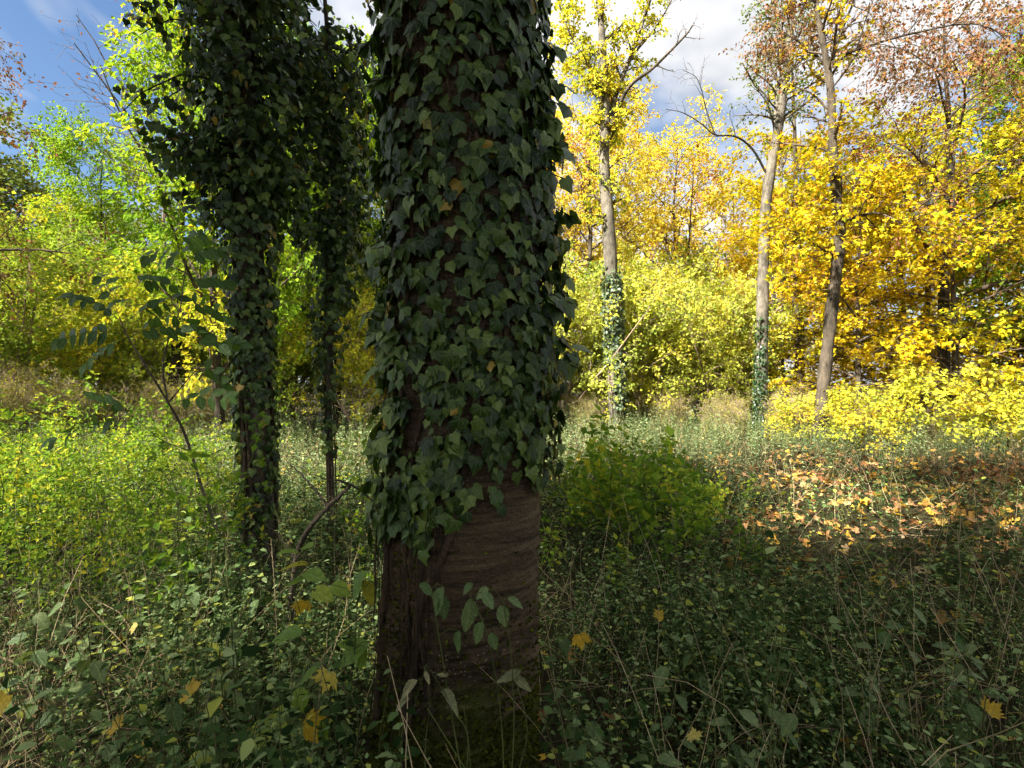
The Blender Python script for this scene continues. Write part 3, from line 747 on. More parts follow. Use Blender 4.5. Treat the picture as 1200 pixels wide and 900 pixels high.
third_tree, third_ivy, P3, R3 = ivy_column('ivy_vine', 'slim tapering column of ivy draped on the thinnest of the three ivied stems', 4.6,
    [(388, 670), (388, 600), (386, 520), (384, 430), (388, 320), (392, 200), (385, 60), (370, -150), (350, -500)], 0.032, shell3, 0.85, 4.6, 1700, 0.054, 200,
    (48, 2.3, 4.6, 0.40, 1.2, 8), 'slender sapling trunk hung with a tapering ivy column, beyond the medium ivied trunk', M_barkb, rng2, tree_name='ivy_clad_sapling', top=6.5, keepfn=keep3)
def small_crown(root, P, z0, z1, n1, L, nl, size, mat, seed):
    rng = np.random.default_rng(seed)
    m = (P[:, 2] > z0) & (P[:, 2] < z1)
    Q = P[m][None]; RR = np.full(Q.shape[:2], 0.05)
    b1, r1 = spawn(Q, RR, n1, 0, 1, L, 60, up=0.3, m=6, wob=0.1, rng=rng); b2, r2 = spawn(b1, r1, 5, 0.3, 1, L * .5, 50, m=4, rng=rng, droop=0.3)
    tw = MB(); tubes(tw, b1, r1, 5); tubes(tw, b2, np.maximum(r2, 0.003), 3); part('branches', tw, M_twig, root, kind='stuff')
    c = MB(); foliage(c, KITEW, b2, nl, size, rng, jit=0.8); part('crown', c, mat, root)
small_crown(second_tree, P2, 7.5, 11, 8, 1.1, 16, 0.10, M_green, 8)
small_crown(third_tree, P3, 4.4, 9, 6, 0.9, 14, 0.09, M_green, 9)

# ------------------------------------------------------------------ trees of the wood behind the clearing
def tree_mesh(seed, h, trunk_r, crown0, n1, L1, n2, L2, n3, L3, q, leaf, tpl, up=0.2, ang=60, droop=0.2, upn=0.9, flat=0.0, stems=1, spread=0.6, hang=0.25, lt=0.5, jit=0.7, limbs_max=0.12, wob=0.1):
    """returns MBs trunk, branch, crown about the origin"""
    rng = np.random.default_rng(seed)
    tr, br, cr_ = MB(), MB(), MB()
    trunks = []
    for s_ in range(stems):
        lean = rng.normal(0, spread if stems > 1 else 0.04, 2)
        z = np.linspace(-0.15, h * (1 if stems == 1 else rng.uniform(0.7, 1)), 14)
        wobx = np.cumsum(rng.normal(0, 0.03 * h / 10, 14)); woby = np.cumsum(rng.normal(0, 0.03 * h / 10, 14))
        u = z / h
        trunks.append(np.stack([wobx + lean[0] * u * h * 0.35, woby + lean[1] * u * h * 0.35, z], 1))
    P = np.array(trunks); R = trunk_r * np.interp(np.linspace(0, 1, 14), [0, 0.05, 0.3, 1], [1.35, 1.05, 0.85, 0.12])[None].repeat(stems, 0)
    tubes(tr, P, R, 10)
    b1, r1 = spawn(P, R, n1, crown0, 0.98, L1, ang, up=up, droop=droop, m=7, wob=wob, rng=rng, lt=lt, flat=flat); r1 = np.minimum(r1, limbs_max)
    b2, r2 = spawn(b1, r1, n2, 0.2, 1, L2, 50, m=5, wob=wob, rng=rng, droop=droop, flat=flat)
    tubes(br, b1, r1, 5); tubes(br, b2, np.maximum(r2, 0.004), 3)
    b3, r3 = spawn(b2, r2, n3, 0.15, 1, L3, 50, m=4, wob=wob, rng=rng, droop=droop, flat=flat)
    tubes(br, b3, np.maximum(r3, 0.003), 3)
    tone = np.clip(rng.normal(0.5, 0.18, len(b1)), 0, 1).repeat(n2 * n3)
    if q: foliage(cr_, tpl, b3, q, leaf, rng, upn=upn, hang=hang, rnd=tone, jit=jit)
    return tr, br, cr_
class Proto: pass
PROTO = {}
def proto(key, bark, leafmat, **k):
    tr, br, cr_ = tree_mesh(**k)
    p = Proto()
    p.trunk = to_mesh(key + '_trunk', tr, bark); p.br = to_mesh(key + '_branches', br, M_twig if bark is not M_thick else M_thick); p.cr = to_mesh(key + '_crown', cr_, leafmat, smooth=False) if cr_.V else None
    PROTO[key] = p
    return p
def place(key, name, label, cat, x, y, rz, sc, group=None, sz=None):
    p = PROTO[key]
    o = thing(name, label, cat, (x, y, float(gz(x, y))), group)
    o.rotation_euler = (0, 0, rz); o.scale = (sc, sc, sz or sc)
    link('trunk', p.trunk, o)
    b = link('branches', p.br, o); b['kind'] = 'stuff'
    if p.cr: link('crown', p.cr, o)
    return o
def at(pxx, d): return ((pxx - 600) / F * d, d)

proto('gold', M_barkb, M_gold, seed=1, h=8.5, trunk_r=0.09, crown0=0.08, n1=26, L1=3.4, n2=7, L2=1.5, n3=5, L3=0.7, q=14, leaf=0.098, tpl=MAPLE3, up=0.12, ang=70, droop=0.1, flat=0.55, upn=1.3, lt=0.55)
proto('gold_low', M_barkb, M_yshrub, seed=12, h=2.8, trunk_r=0.03, crown0=0.1, n1=14, L1=1.6, n2=6, L2=0.8, n3=4, L3=0.4, q=4, leaf=0.105, tpl=MAPLE3, up=0.1, ang=72, droop=0.15, flat=0.6, upn=1.4, stems=2, spread=0.5)
proto('orange', M_barkb, M_orange, seed=2, h=13, trunk_r=0.16, crown0=0.12, n1=28, L1=4.2, n2=7, L2=1.9, n3=5, L3=0.9, q=16, leaf=0.115, tpl=KITEW, up=0.25, ang=58, droop=0.1, upn=0.8)
proto('hazel', M_thick, M_hazel, seed=3, h=5.0, trunk_r=0.04, crown0=0.15, n1=9, L1=1.9, n2=5, L2=0.9, n3=4, L3=0.5, q=11, leaf=0.09, tpl=KITEW, up=0.2, ang=50, droop=0.2, stems=8, spread=0.9)
proto('hazelg', M_thick, M_hazelg, seed=33, h=5.6, trunk_r=0.04, crown0=0.12, n1=9, L1=2.0, n2=5, L2=0.9, n3=4, L3=0.5, q=11, leaf=0.09, tpl=KITEW, up=0.2, ang=50, droop=0.2, stems=8, spread=0.9)
proto('lime', M_barkd, M_lime, seed=4, h=10.5, trunk_r=0.10, crown0=0.12, n1=30, L1=2.9, n2=7, L2=1.3, n3=5, L3=0.7, q=26, leaf=0.115, tpl=KITE, up=0.3, ang=55, droop=0.35, upn=0.9, hang=0.5)
proto('round', M_barkd, M_green, seed=5, h=12, trunk_r=0.2, crown0=0.08, n1=26, L1=4.6, n2=7, L2=2.0, n3=5, L3=1.0, q=14, leaf=0.17, tpl=KITEW, up=0.3, ang=60, droop=0.2)
proto('yshrub', M_thick, M_yshrub, seed=6, h=4.6, trunk_r=0.03, crown0=0.2, n1=9, L1=1.5, n2=5, L2=0.8, n3=4, L3=0.4, q=9, leaf=0.085, tpl=KITEW, up=0.3, ang=45, droop=0.1, stems=8, spread=0.8)
proto('thicket', M_thick, M_hazel, seed=7, h=2.3, trunk_r=0.016, crown0=0.1, n1=9, L1=1.1, n2=6, L2=0.6, n3=4, L3=0.35, q=2, leaf=0.06, tpl=KITE, up=0.1, ang=55, droop=0.4, stems=14, spread=1.3, wob=0.2)
proto('bare', M_barkd, M_brown, seed=8, h=10.5, trunk_r=0.10, crown0=0.3, n1=20, L1=3.6, n2=6, L2=1.3, n3=4, L3=0.6, q=1, leaf=0.07, tpl=KITE, up=0.35, ang=50, droop=-0.1)
proto('brown', M_barkd, M_brown, seed=9, h=9.5, trunk_r=0.13, crown0=0.3, n1=20, L1=3.4, n2=7, L2=1.5, n3=5, L3=0.8, q=16, leaf=0.08, tpl=KITE, up=0.25, ang=60, droop=0.5)
proto('evergreen', M_barkd, M_dark, seed=10, h=10, trunk_r=0.14, crown0=0.05, n1=26, L1=3.2, n2=7, L2=1.4, n3=5, L3=0.7, q=12, leaf=0.13, tpl=KITE, up=0.15, ang=65, droop=0.3)

G_SHRUB = 'shrubs along the far edge of the clearing'
G_BACK = 'trees of the wood far behind the clearing'
# right side: golden maples
for i, (x_, d, rz, sc, lab) in enumerate([
    (1005, 16.5, 0.3, 1.0, 'golden yellow maple spreading behind the curved brown trunk'),
    (1120, 15.0, 2.1, 1.0, 'golden yellow maple with layered boughs beside the dark evergreen'),
    (905, 19.5, 4.0, 1.05, 'golden yellow maple behind the forked pale trunk'),
    (1190, 18.5, 5.2, 1.1, 'golden yellow maple crowding the dark evergreen from behind'),
    (1060, 22.0, 1.2, 1.3, 'tall golden maple at the back of the yellow maple thicket'),
    (1150, 20.5, 0.7, 1.45, 'towering golden maple behind the purplish brown crown'),
    (940, 21.0, 3.7, 1.35, 'towering golden maple behind the fork of the pale trunk'),
    (965, 24.0, 2.9, 1.15, 'far golden maple seen between the forked pale trunk and the curved trunk')]):
    place('gold', 'maple_tree', lab, 'tree', *at(x_, d), rz, sc, 'golden maples behind the leaf litter')
LAB = ['smallest yellow maple sapling between the forked pale trunk and the curved trunk', 'low yellow maple sapling tight against the foot of the curved brown trunk', 'widest low yellow maple sapling with flat tiers behind the leaf litter', 'low yellow maple sapling in front of the dark evergreen', 'low yellow maple sapling tucked under the evergreen boughs']
for i, (x_, d, rz, sc) in enumerate([(940, 13.6, 0.2, 0.5), (1008, 12.4, 1.9, 0.62), (1085, 13.0, 3.3, 0.85), (1165, 12.4, 4.4, 0.6), (1215, 13.4, 0.9, 0.8)]):
    place('gold_low', 'maple_sapling', LAB[i], 'sapling', *at(x_, d), rz, sc, 'low maple saplings by the leaf litter')
# centre right: orange crowns and pale hazels
for i, (x_, d, rz, sc, lab) in enumerate([
    (690, 22.0, 0.0, 0.95, 'orange leaved tree behind the ivy sleeved grey trunk'),
    (790, 23.5, 1.4, 0.92, 'orange leaved tree between the ivy sleeved trunk and the forked pale trunk'),
    (860, 27.0, 2.6, 0.85, 'distant orange leaved tree behind the forked pale trunk'),
    (735, 28.0, 5.0, 1.05, 'orange leaved tree filling the gap behind the ivy sleeved trunk'),
    (640, 25.0, 3.9, 1.05, 'orange leaved tree partly hidden by the thick ivied trunk')]):
    place('orange', 'autumn_tree', lab, 'tree', *at(x_, d), rz, sc, 'orange trees behind the hazels')
LAB = ['pale yellow green hazel shrub close beside the thick ivied trunk', 'pale hazel shrub standing directly behind the ivy sleeved grey trunk', 'pale yellow green hazel shrub just past the ivy sleeved trunk', 'pale yellow green hazel around the thin crooked stem', 'pale yellow green hazel next to the forked pale trunk', 'hazel shrub half hidden behind the forked pale trunk', 'tallest pale hazel, rising behind the others toward the orange trees']
for i, (x_, d, rz, sc) in enumerate([(655, 17.5, 0, 0.95), (700, 19.0, 1, 1.1), (750, 17.8, 2, 1.0), (800, 18.5, 3, 1.05), (845, 17.5, 4, 0.95), (880, 20.0, 5, 0.9), (770, 20.5, 0.5, 1.25)]):
    place('hazel', 'hazel_shrub', LAB[i], 'shrub', *at(x_, d), rz, sc, G_SHRUB + ', right')
# left side
for i, (x_, d, rz, sc, lab) in enumerate([
    (255, 12.5, 0.0, 1.05, 'bright lime green tree behind the bushy ivied trunk'),
    (395, 16.0, 2.0, 1.0, 'bright lime green tree behind the slim ivied stem'),
    (455, 19.0, 3.6, 1.15, 'lime green tree half hidden by the thick ivied trunk'),
    (330, 19.5, 1.0, 1.25, 'tall lime green tree seen between the bushy ivied trunk and slim ivied stem'),
    (120, 20.0, 4.4, 1.0, 'lime green tree in front of the rounded olive trees'),
    (545, 20.5, 5.4, 1.1, 'lime green tree standing behind the thick ivied trunk')]):
    place('lime', 'ash_tree', lab, 'tree', *at(x_, d), rz, sc, 'lime green trees left of the thick trunk')
LAB = ['yellow shrub with upright stems behind the pinkish thicket', 'tall yellow shrub in line with the tip of the ash sapling', 'yellow shrub in front of the rounded olive trees', 'yellow shrub beneath the brown leaved tree', 'yellow shrub glimpsed between the slim ivied stem and thick trunk', 'yellow shrub glimpsed between the bushy ivied trunk and slim ivied stem']
for i, (x_, d, rz, sc) in enumerate([(10, 14.0, 0, 1.0), (70, 15.0, 1, 1.05), (120, 17.0, 2, 0.9), (-40, 15.5, 3, 1.1), (420, 15.0, 4, 0.85), (350, 16.5, 5, 0.9)]):
    place('yshrub' if i in (1, 4) else 'hazelg', 'yellow_shrub' if i in (1, 4) else 'leafy_shrub', LAB[i] if i in (1, 4) else LAB[i].replace('yellow shrub', 'yellow green shrub'), 'shrub', *at(x_, d), rz, sc, 'yellow shrubs left of the thick trunk')
LAB = ['pale green hazel shrub behind the top of the ash sapling', 'pale green hazel shrub at the foot of the lime green tree', 'pale green hazel shrub just beyond the gap beside the bushy ivied trunk', 'small pale green hazel hidden behind the bushy ivied trunk', 'pale green hazel shrub just past the slim ivied stem, against the thick trunk', 'pale green hazel shrub hidden squarely behind the thick ivied trunk', 'pale green hazel shrub peeping past the bare bark side of the thick trunk', 'farthest green hazel shrub in the wood behind the thick ivied trunk']
for i, (x_, d, rz, sc) in enumerate([(150, 16.0, 1.5, 0.8), (230, 17.0, 0.2, 0.85), (330, 18.5, 2.2, 0.95), (270, 15.5, 3.2, 0.7), (470, 17.0, 4.2, 0.9), (525, 18.0, 0.7, 0.95), (590, 18.6, 2.0, 0.95), (560, 23.0, 3.0, 1.1)]):
    place('hazelg', 'hazel_shrub', LAB[i], 'shrub', *at(x_, d), rz, sc * 1.15, G_SHRUB + ', left')
LAB = ['tangle of bare pinkish stems at the foot of the yellow shrub', 'leafless pinkish thicket next to the ash sapling leaves', 'largest pinkish brown thicket below the brown leaved tree', 'bare pinkish thicket framed by the fork of the ash sapling', 'bare thicket just beside the bushy ivied trunk', 'smallest pinkish thicket behind the ash sapling foliage']
for i, (x_, d, rz, sc) in enumerate([(15, 12.2, 0, 0.75), (60, 12.9, 1.3, 0.65), (-40, 12.4, 2.1, 0.9), (195, 13.4, 2.9, 0.72), (245, 13.8, 4.0, 0.65), (105, 13.6, 5.1, 0.55)]):
    place('thicket', 'bramble_thicket', LAB[i], 'thicket', *at(x_, d), rz, sc, 'brown thickets on the left')
LAB = ['dry brown thicket beside the forked pale trunk facing the hazels', 'dry brown thicket between the forked pale trunk and curved trunk', 'dry brown thicket under the thin crooked stem in the hazels', 'dry brown thicket at the foot of the low maple saplings', 'dry brown thicket at the foot of the ivy sleeved trunk', 'low dry thicket behind the leaf litter below the widest maple sapling']
for i, (x_, d, rz, sc) in enumerate([(850, 14.9, 0.4, 0.5), (920, 14.6, 1.7, 0.55), (780, 16.5, 2.5, 0.5), (1000, 13.2, 3.5, 0.42), (690, 16.7, 4.6, 0.5), (1100, 13.0, 0.8, 0.4)]):
    place('thicket', 'bramble_thicket', LAB[i], 'thicket', *at(x_, d), rz, sc, 'brown thickets on the right')
place('bare', 'bare_ash_tree', 'nearly bare tree with fine upswept twigs against the blue sky', 'tree', *at(200, 15.0), 2.6, 1.3)
place('brown', 'beech_tree', 'brown leaved tree reaching drooping boughs over the yellow shrubs', 'tree', -12.6, 10.6, 1.0, 1.0)
place('brown', 'oak_tree', 'tree with purplish brown leaves towering over the golden maples', 'tree', *at(1105, 15.5), 2.2, 1.3)
place('evergreen', 'yew_tree', 'dark green evergreen beside the golden maples', 'tree', *at(1235, 20.0), 0.0, 1.0)
for i, (x_, d, rz, sc, lab) in enumerate([
    (10, 27, 0, 0.95, 'rounded olive green tree beyond the yellow shrubs'),
    (95, 31, 1.1, 0.92, 'far rounded olive tree with browning top between yellow shrubs and lime tree'),
    (160, 27, 2.3, 0.75, 'small rounded green tree just behind the lime green tree'),
    (-60, 24, 3.0, 1.1, 'tall olive green tree at the corner of the wood beyond the brown leaved tree')]):
    place('round', 'round_tree', lab, 'tree', *at(x_, d), rz, sc, 'rounded green trees on the left')
rb = np.random.default_rng(77)
bk = [(x, 36 + 6 * rb.random()) for x in range(-150, 1400, 95)]
for i, (x_, d) in enumerate(bk):
    key = 'orange' if 560 < x_ < 1000 else ('gold' if x_ >= 1000 else 'round')
    lab = {'orange': 'far orange tree filling gaps behind the nearer orange crowns', 'gold': 'far golden tree filling gaps behind the golden maples', 'round': 'far green tree filling gaps behind the left hand shrubs'}[key]
    place(key, 'background_tree', lab, 'tree', *at(x_, d), rb.random() * 6, (1.1 if key == 'gold' else 0.8) * rb.uniform(0.85, 1.1) * (0.75 if 780 < x_ < 900 else 1), G_BACK + ' ' + key)
# unseen trees beside and behind the camera, added to shade the foreground
proto('tall', M_barkd, M_green, seed=13, h=15, trunk_r=0.22, crown0=0.6, n1=26, L1=3.6, n2=8, L2=1.6, n3=6, L3=0.9, q=12, leaf=0.22, tpl=KITEW, up=0.15, ang=68, droop=0.25, lt=0.3)
for i, (x_, y_, rz, sc, sz) in enumerate([(-8.6, -0.5, 0, 0.52, 0.86), (-8.6, -6.2, 1, 0.9, 0.94), (-8.0, -9.2, 2, 0.95, 0.95), (5.5, -5.0, 4, 0.9, 0.9), (1.0, -4.5, 5, 0.85, 0.85), (-3.8, -5.2, 3, 0.85, 0.85)]):
    place('tall', 'shade_tree', 'unseen tall leafy tree, added to shade the undergrowth', 'tree', x_, y_, rz, sc, 'unseen trees added to shade the foreground', sz)

# ------------------------------------------------------------------ the three feature trunks on the right
def feature_tree(name, label, D, path_px, radii, bark, group=None):
    ctl = np.array([px(x, y, D) for x, y in path_px]); P = smooth_path(ctl, 60)
    base = np.array([P[0, 0], D, float(gz(P[0, 0], D))])
    root = thing(name, label, 'tree', base, group)
    P[0, 2] = base[2] - 0.1
    rr = np.interp(np.linspace(0, 1, 60), np.linspace(0, 1, len(radii)), radii)
    kr = np.random.default_rng(int(abs(P[0, 0]) * 100)); P[1:-1] += kr.normal(0, 0.02, (58, 3)).cumsum(0) * 0.2 * np.array([1, 1, 0]); rr = rr * (1 + 0.05 * np.sin(np.arange(60) * 0.9) + kr.normal(0, 0.03, 60))
    rr = rr * 0.84
    b = MB(); tubes(b, P[None], rr[None], 14); part('trunk', b, bark, root)
    return root, P, rr
def limb(root, D, pts, r0, r1, bark, n=24, dy=None):
    ctl = np.array([px(x, y, D + (dy[i] if dy else 0)) for i, (x, y) in enumerate(pts)]); P = smooth_path(ctl, n)
    rr = np.linspace(r0, r1, n) * 0.7
    b = MB(); tubes(b, P[None], rr[None], 8); part('limb', b, bark, root)
    return P, rr
def twig_set(root, paths, radii, n2, L2, n3, L3, q, leaf, tpl, mat, rng, bark=None, name='crown', up=0.1, droop=0.2, t0=0.15, hang=0.3, ang=55, jit=0.7, upn=0.9):
    m = 24
    P = np.stack([smooth_path(p, m) for p in paths]); R = np.stack([np.interp(np.linspace(0, 1, m), np.linspace(0, 1, len(r)), r) for r in radii])
    b2, r2 = spawn(P, R, n2, t0, 1, L2, ang, up=up, droop=droop, m=6, rng=rng, wob=0.14); r2 = np.minimum(r2, 0.03)
    b3, r3 = spawn(b2, r2, n3, 0.15, 1, L3, 50, m=4, rng=rng, droop=droop, wob=0.14)
    b = MB(); tubes(b, b2, np.maximum(r2, 0.004), 4); tubes(b, b3, np.maximum(r3, 0.003), 3); part('twigs', b, bark or M_twig, root, kind='stuff')
    if q:
        c = MB(); foliage(c, tpl, b3, q, leaf, rng, hang=hang, jit=jit, upn=upn); part(name, c, mat, root, smooth=False)
rf = np.random.default_rng(31)
# tree with the ivy sleeve
T1, P1, R1 = feature_tree('poplar_tree', 'tall pale grey trunk with a tight ivy sleeve on its lower third', 16.0, [(722, 510), (722, 480), (719, 400), (716, 320), (712, 250), (708, 190), (710, 120), (707, 50), (700, -60), (695, -220)], [0.30, 0.27, 0.25, 0.24, 0.22, 0.20, 0.17, 0.13, 0.09, 0.03], M_barkg)
l1 = limb(T1, 16.0, [(711, 160), (735, 105), (765, 80), (800, 45), (812, 30)], 0.10, 0.02, M_barkb, dy=[0, -.3, -.6, -1, -1.2])
l2 = limb(T1, 16.0, [(709, 175), (722, 110), (742, 60), (762, 0), (790, -80)], 0.13, 0.04, M_barkg, dy=[0, .1, .2, .4, .6])
l3 = limb(T1, 16.0, [(709, 130), (690, 80), (668, 40), (650, -10)], 0.07, 0.02, M_barkb, dy=[0, .2, .4, .6])
l4 = limb(T1, 16.0, [(745, 60), (770, 30), (790, -5)], 0.06, 0.02, M_barkb, dy=[.2, .2, .2])
twig_set(T1, [P1[24:], l2[0], l3[0]], [R1[24:], l2[1], l3[1]], 34, 1.0, 5, 0.45, 16, 0.10, KITEW, M_yshrub, rf, t0=0.0, droop=0.5, hang=0.6)
twig_set(T1, [l1[0], l4[0]], [l1[1], l4[1]], 7, 0.6, 3, 0.3, 1, 0.06, KITE, M_brown, rf, t0=0.5)
iv = thing('ivy_vine', 'pale green ivy sleeve wrapped round the tall grey trunk across the clearing', 'ivy', T1.location)
n = 2600; z = rf.uniform(0.75, 5.1, n); a = rf.uniform(0, 6.283, n)
k = ~((np.cos(a) < -0.35) & (z < 2.1)) & (rf.random(n) < np.interp(z, [0, 4.3, 5.1], [1, 1, 0.2])); z, a = z[k], a[k]; n = len(z)
o_ = np.stack([np.cos(a), np.sin(a), 0 * a], 1)
p_ = np.stack([np.interp(z, P1[:, 2], P1[:, 0]), np.full(n, 16.0), z], 1) + o_ * (np.interp(z, P1[:, 2], R1) + rf.uniform(0.02, 0.12, n))[:, None]
b = MB(); leaves(b, KITEW, p_, np.array([0, 0, -1.0]) + o_ * 0.4 + rf.normal(0, 0.4, (n, 3)), o_ + rf.normal(0, 0.4, (n, 3)) + np.array([0, 0, 0.5]), rf.uniform(0.08, 0.14, n), rf.random(n))
part('foliage', b, M_ivylight, iv, smooth=False, kind='stuff')
for k_ in range(3):
    zz_ = np.linspace(0, 4.8, 20); aa = 3.9 + k_ * 0.7 + 0.2 * np.sin(zz_ * 2 + k_)
    q_ = np.stack([np.interp(zz_, P1[:, 2], P1[:, 0]), np.full(20, 16.0), zz_], 1) + np.stack([np.cos(aa), np.sin(aa), 0 * aa], 1) * (np.interp(zz_, P1[:, 2], R1) + 0.01)[:, None]
    b = MB(); tubes(b, q_[None], np.full((1, 20), 0.018), 5); part('stem', b, M_vine, iv)
# forked pale trunk
T2, PA, RA = feature_tree('forked_tree', 'forked pale trunk with a crooked dead bough on one side', 15.0, [(891, 515), (892, 470), (894, 400), (895, 330), (897, 260), (902, 205), (912, 150), (920, 90), (926, 30), (932, -60), (935, -200)], [0.22, 0.20, 0.185, 0.18, 0.175, 0.165, 0.14, 0.12, 0.10, 0.07, 0.03], M_barkg)
f1 = limb(T2, 15.0, [(900, 215), (908, 160), (911, 110), (920, 60), (905, 0), (895, -80)], 0.11, 0.04, M_barkg, dy=[0, .2, .3, .5, .8, 1])
f2 = limb(T2, 15.0, [(899, 205), (882, 175), (862, 160), (838, 158), (822, 145), (800, 132), (780, 128)], 0.05, 0.010, M_barkd, dy=[0, -.2, -.4, -.5, -.6, -.7, -.7])
f3 = limb(T2, 15.0, [(838, 158), (828, 130), (822, 105), (815, 90), (800, 82)], 0.028, 0.008, M_barkd, dy=[-.5, -.5, -.6, -.6, -.7])
twig_set(T2, [f2[0], f3[0]], [f2[1], f3[1]], 8, 0.7, 3, 0.35, 0, 0.06, KITE, M_brown, rf, t0=0.3, up=0.3, bark=M_barkd)
twig_set(T2, [PA[32:], f1[0]], [RA[32:], f1[1]], 24, 1.6, 6, 0.6, 14, 0.09, KITE, M_green, rf, t0=0.15, droop=0.3)
iv2 = thing('ivy_vine', 'narrow dark ivy strip at the foot of the forked pale trunk', 'ivy', T2.location)
n = 700; z = rf.uniform(0.3, 3.4, n); a = rf.normal(3.7, 0.8, n); k = rf.random(n) < np.interp(z, [0, 2, 3.4], [1, 0.8, 0.15]); z, a = z[k], a[k]; n = len(z)
o_ = np.stack([np.cos(a), np.sin(a), 0 * a], 1)
p_ = np.stack([np.interp(z, PA[:, 2], PA[:, 0]), np.full(n, 15.0), z], 1) + o_ * (np.interp(z, PA[:, 2], RA) + rf.uniform(0.01, 0.05, n))[:, None]
b = MB(); leaves(b, KITEW, p_, np.array([0, 0, -1.0]) + o_ * 0.3 + rf.normal(0, 0.4, (n, 3)), o_ + rf.normal(0, 0.4, (n, 3)), rf.uniform(0.06, 0.11, n), rf.random(n)); part('foliage', b, M_ivys, iv2, smooth=False, kind='stuff')
zz_ = np.linspace(0, 3.3, 16); q_ = np.stack([np.interp(zz_, PA[:, 2], PA[:, 0]) - 0.13, np.full(16, 14.88), zz_], 1); b = MB(); tubes(b, q_[None], np.full((1, 16), 0.015), 5); part('stem', b, M_vine, iv2)
# curved brown trunk
T3, PB, RB = feature_tree('curved_tree', 'curved brown trunk rising among yellow maple boughs', 13.0, [(960, 520), (963, 470), (968, 420), (974, 360), (980, 310), (983, 265), (978, 225), (975, 170), (973, 110), (965, 60), (955, 0), (948, -120)], [0.20, 0.175, 0.165, 0.16, 0.155, 0.15, 0.125, 0.11, 0.10, 0.085, 0.06, 0.02], M_barkb)
g1 = limb(T3, 13.0, [(982, 262), (1000, 255), (1030, 250), (1060, 262), (1090, 272), (1130, 285)], 0.06, 0.012, M_barkd, dy=[0, -.2, -.4, -.6, -.8, -.9])
g2 = limb(T3, 13.0, [(984, 245), (986, 225), (988, 205), (1010, 228), (1045, 232)], 0.035, 0.012, M_barkd, dy=[0, -.1, -.1, -.2, -.3])
g3 = limb(T3, 13.0, [(974, 90), (990, 65), (1030, 50), (1075, 38), (1130, 28), (1165, 35), (1190, 60)], 0.05, 0.010, M_barkd, dy=[0, -.3, -.8, -1.3, -1.9, -2.2, -2.4])
g4 = limb(T3, 13.0, [(973, 80), (950, 60), (930, 45), (905, 30)], 0.05, 0.015, M_barkd, dy=[0, .2, .4, .6])
g5 = limb(T3, 13.0, [(972, 85), (985, 40), (1010, -20), (1040, -90)], 0.06, 0.02, M_barkb, dy=[0, .2, .4, .6])
g6 = limb(T3, 13.0, [(980, 300), (960, 290), (940, 275), (925, 270)], 0.03, 0.01, M_barkd, dy=[0, -.2, -.4, -.6])
twig_set(T3, [g3[0], g5[0], g4[0]], [g3[1], g5[1], g4[1]], 24, 1.5, 6, 0.6, 12, 0.085, KITE, M_brown, rf, t0=0.15, droop=0.7, hang=0.8, name='brown_crown')
twig_set(T3, [g1[0], g2[0], g6[0], PB[34:]], [g1[1], g2[1], g6[1], RB[34:]], 16, 1.4, 5, 0.5, 13, 0.10, MAPLE3, M_gold, rf, t0=0.1, droop=0.3, upn=1.3)
# slighter trunks deeper in the maples
for i, (pp_, r_, D_, lab) in enumerate([
    ([(936, 500), (936, 430), (934, 380), (930, 300), (932, 200), (928, 80)], 0.13, 18.0, 'slim shaded trunk between the forked pale trunk and the curved brown one'),
    ([(918, 500), (918, 420), (919, 330), (917, 200), (915, 90)], 0.07, 19.0, 'thinnest pale stem just beside the forked trunk'),
    ([(1085, 510), (1085, 420), (1090, 300), (1080, 150)], 0.12, 18.5, 'shaded trunk deep inside the golden maple thicket'),
    ([(805, 500), (800, 440), (808, 380), (806, 300), (812, 200)], 0.06, 19.0, 'thin crooked stem standing in the pale hazels')]):
    t_, P_, R_ = feature_tree('slender_tree', lab, D_, pp_, [r_ * 1.15, r_, r_ * .9, r_ * .7, r_ * .3], M_barkb if i != 1 else M_barkg, 'slender trunks in the maples')
    twig_set(t_, [P_[30:]], [R_[30:]], 12, 1.3, 4, 0.6, 6, 0.11, MAPLE3, M_gold, rf)
# green clump high on the right edge
place('lime', 'elm_tree', 'olive green crown rising above the evergreen and golden maples', 'tree', *at(1225, 15.5), 0.8, 1.08)

# ------------------------------------------------------------------ vegetation carpets
def plant_proto(rng, h, nodes, leaf, tpl, r=0.002, pair=True, wid=0.6, upn=0.9, lean=0.12, leafmat=0, stemmat=1, top=1.0, base=0.15, hang=0.25, petiole=0.3):
    b = MB()
    z = np.linspace(0, h, 4); P = np.stack([np.cumsum(rng.normal(0, lean * h / 4, 4)), np.cumsum(rng.normal(0, lean * h / 4, 4)), z], 1); P[0, :2] = 0
    tubes(b, P[None] if tpl is not KITE else P[None, ::3], (np.linspace(r, r * .5, 4) if tpl is not KITE else np.array([r, r * .5]))[None], 3, 0.5, stemmat)
    t = np.linspace(base, 1, nodes)
    pos, _ = sample(P[None], t[None]); pos = pos[0]
    az = np.arange(nodes) * 1.57 + rng.random() * 6; az = np.concatenate([az, az + math.pi]) if pair else np.arange(nodes) * 2.4
    pos = np.concatenate([pos, pos]) if pair else pos
    tt = np.concatenate([t, t]) if pair else t
    n = len(pos)
    az = az + rng.normal(0, 0.3, n)
    d = np.stack([np.cos(az), np.sin(az), rng.normal(0.15, 0.3, n) - hang], 1)
    nn = np.array([0, 0, upn]) + rng.normal(0, 0.35, (n, 3))
    s = leaf * rng.uniform(0.7, 1.25, n) * np.interp(tt, [0, 0.6, 1], [0.8, 1.1, 0.65])
    leaves(b, tpl, pos + d * (s * petiole)[:, None], d, nn, s, np.clip(rng.normal(0.50, 0.26, n), 0, 1), leafmat)
    V, T, M, R, U = b.data()
    return V, T, R, U, M
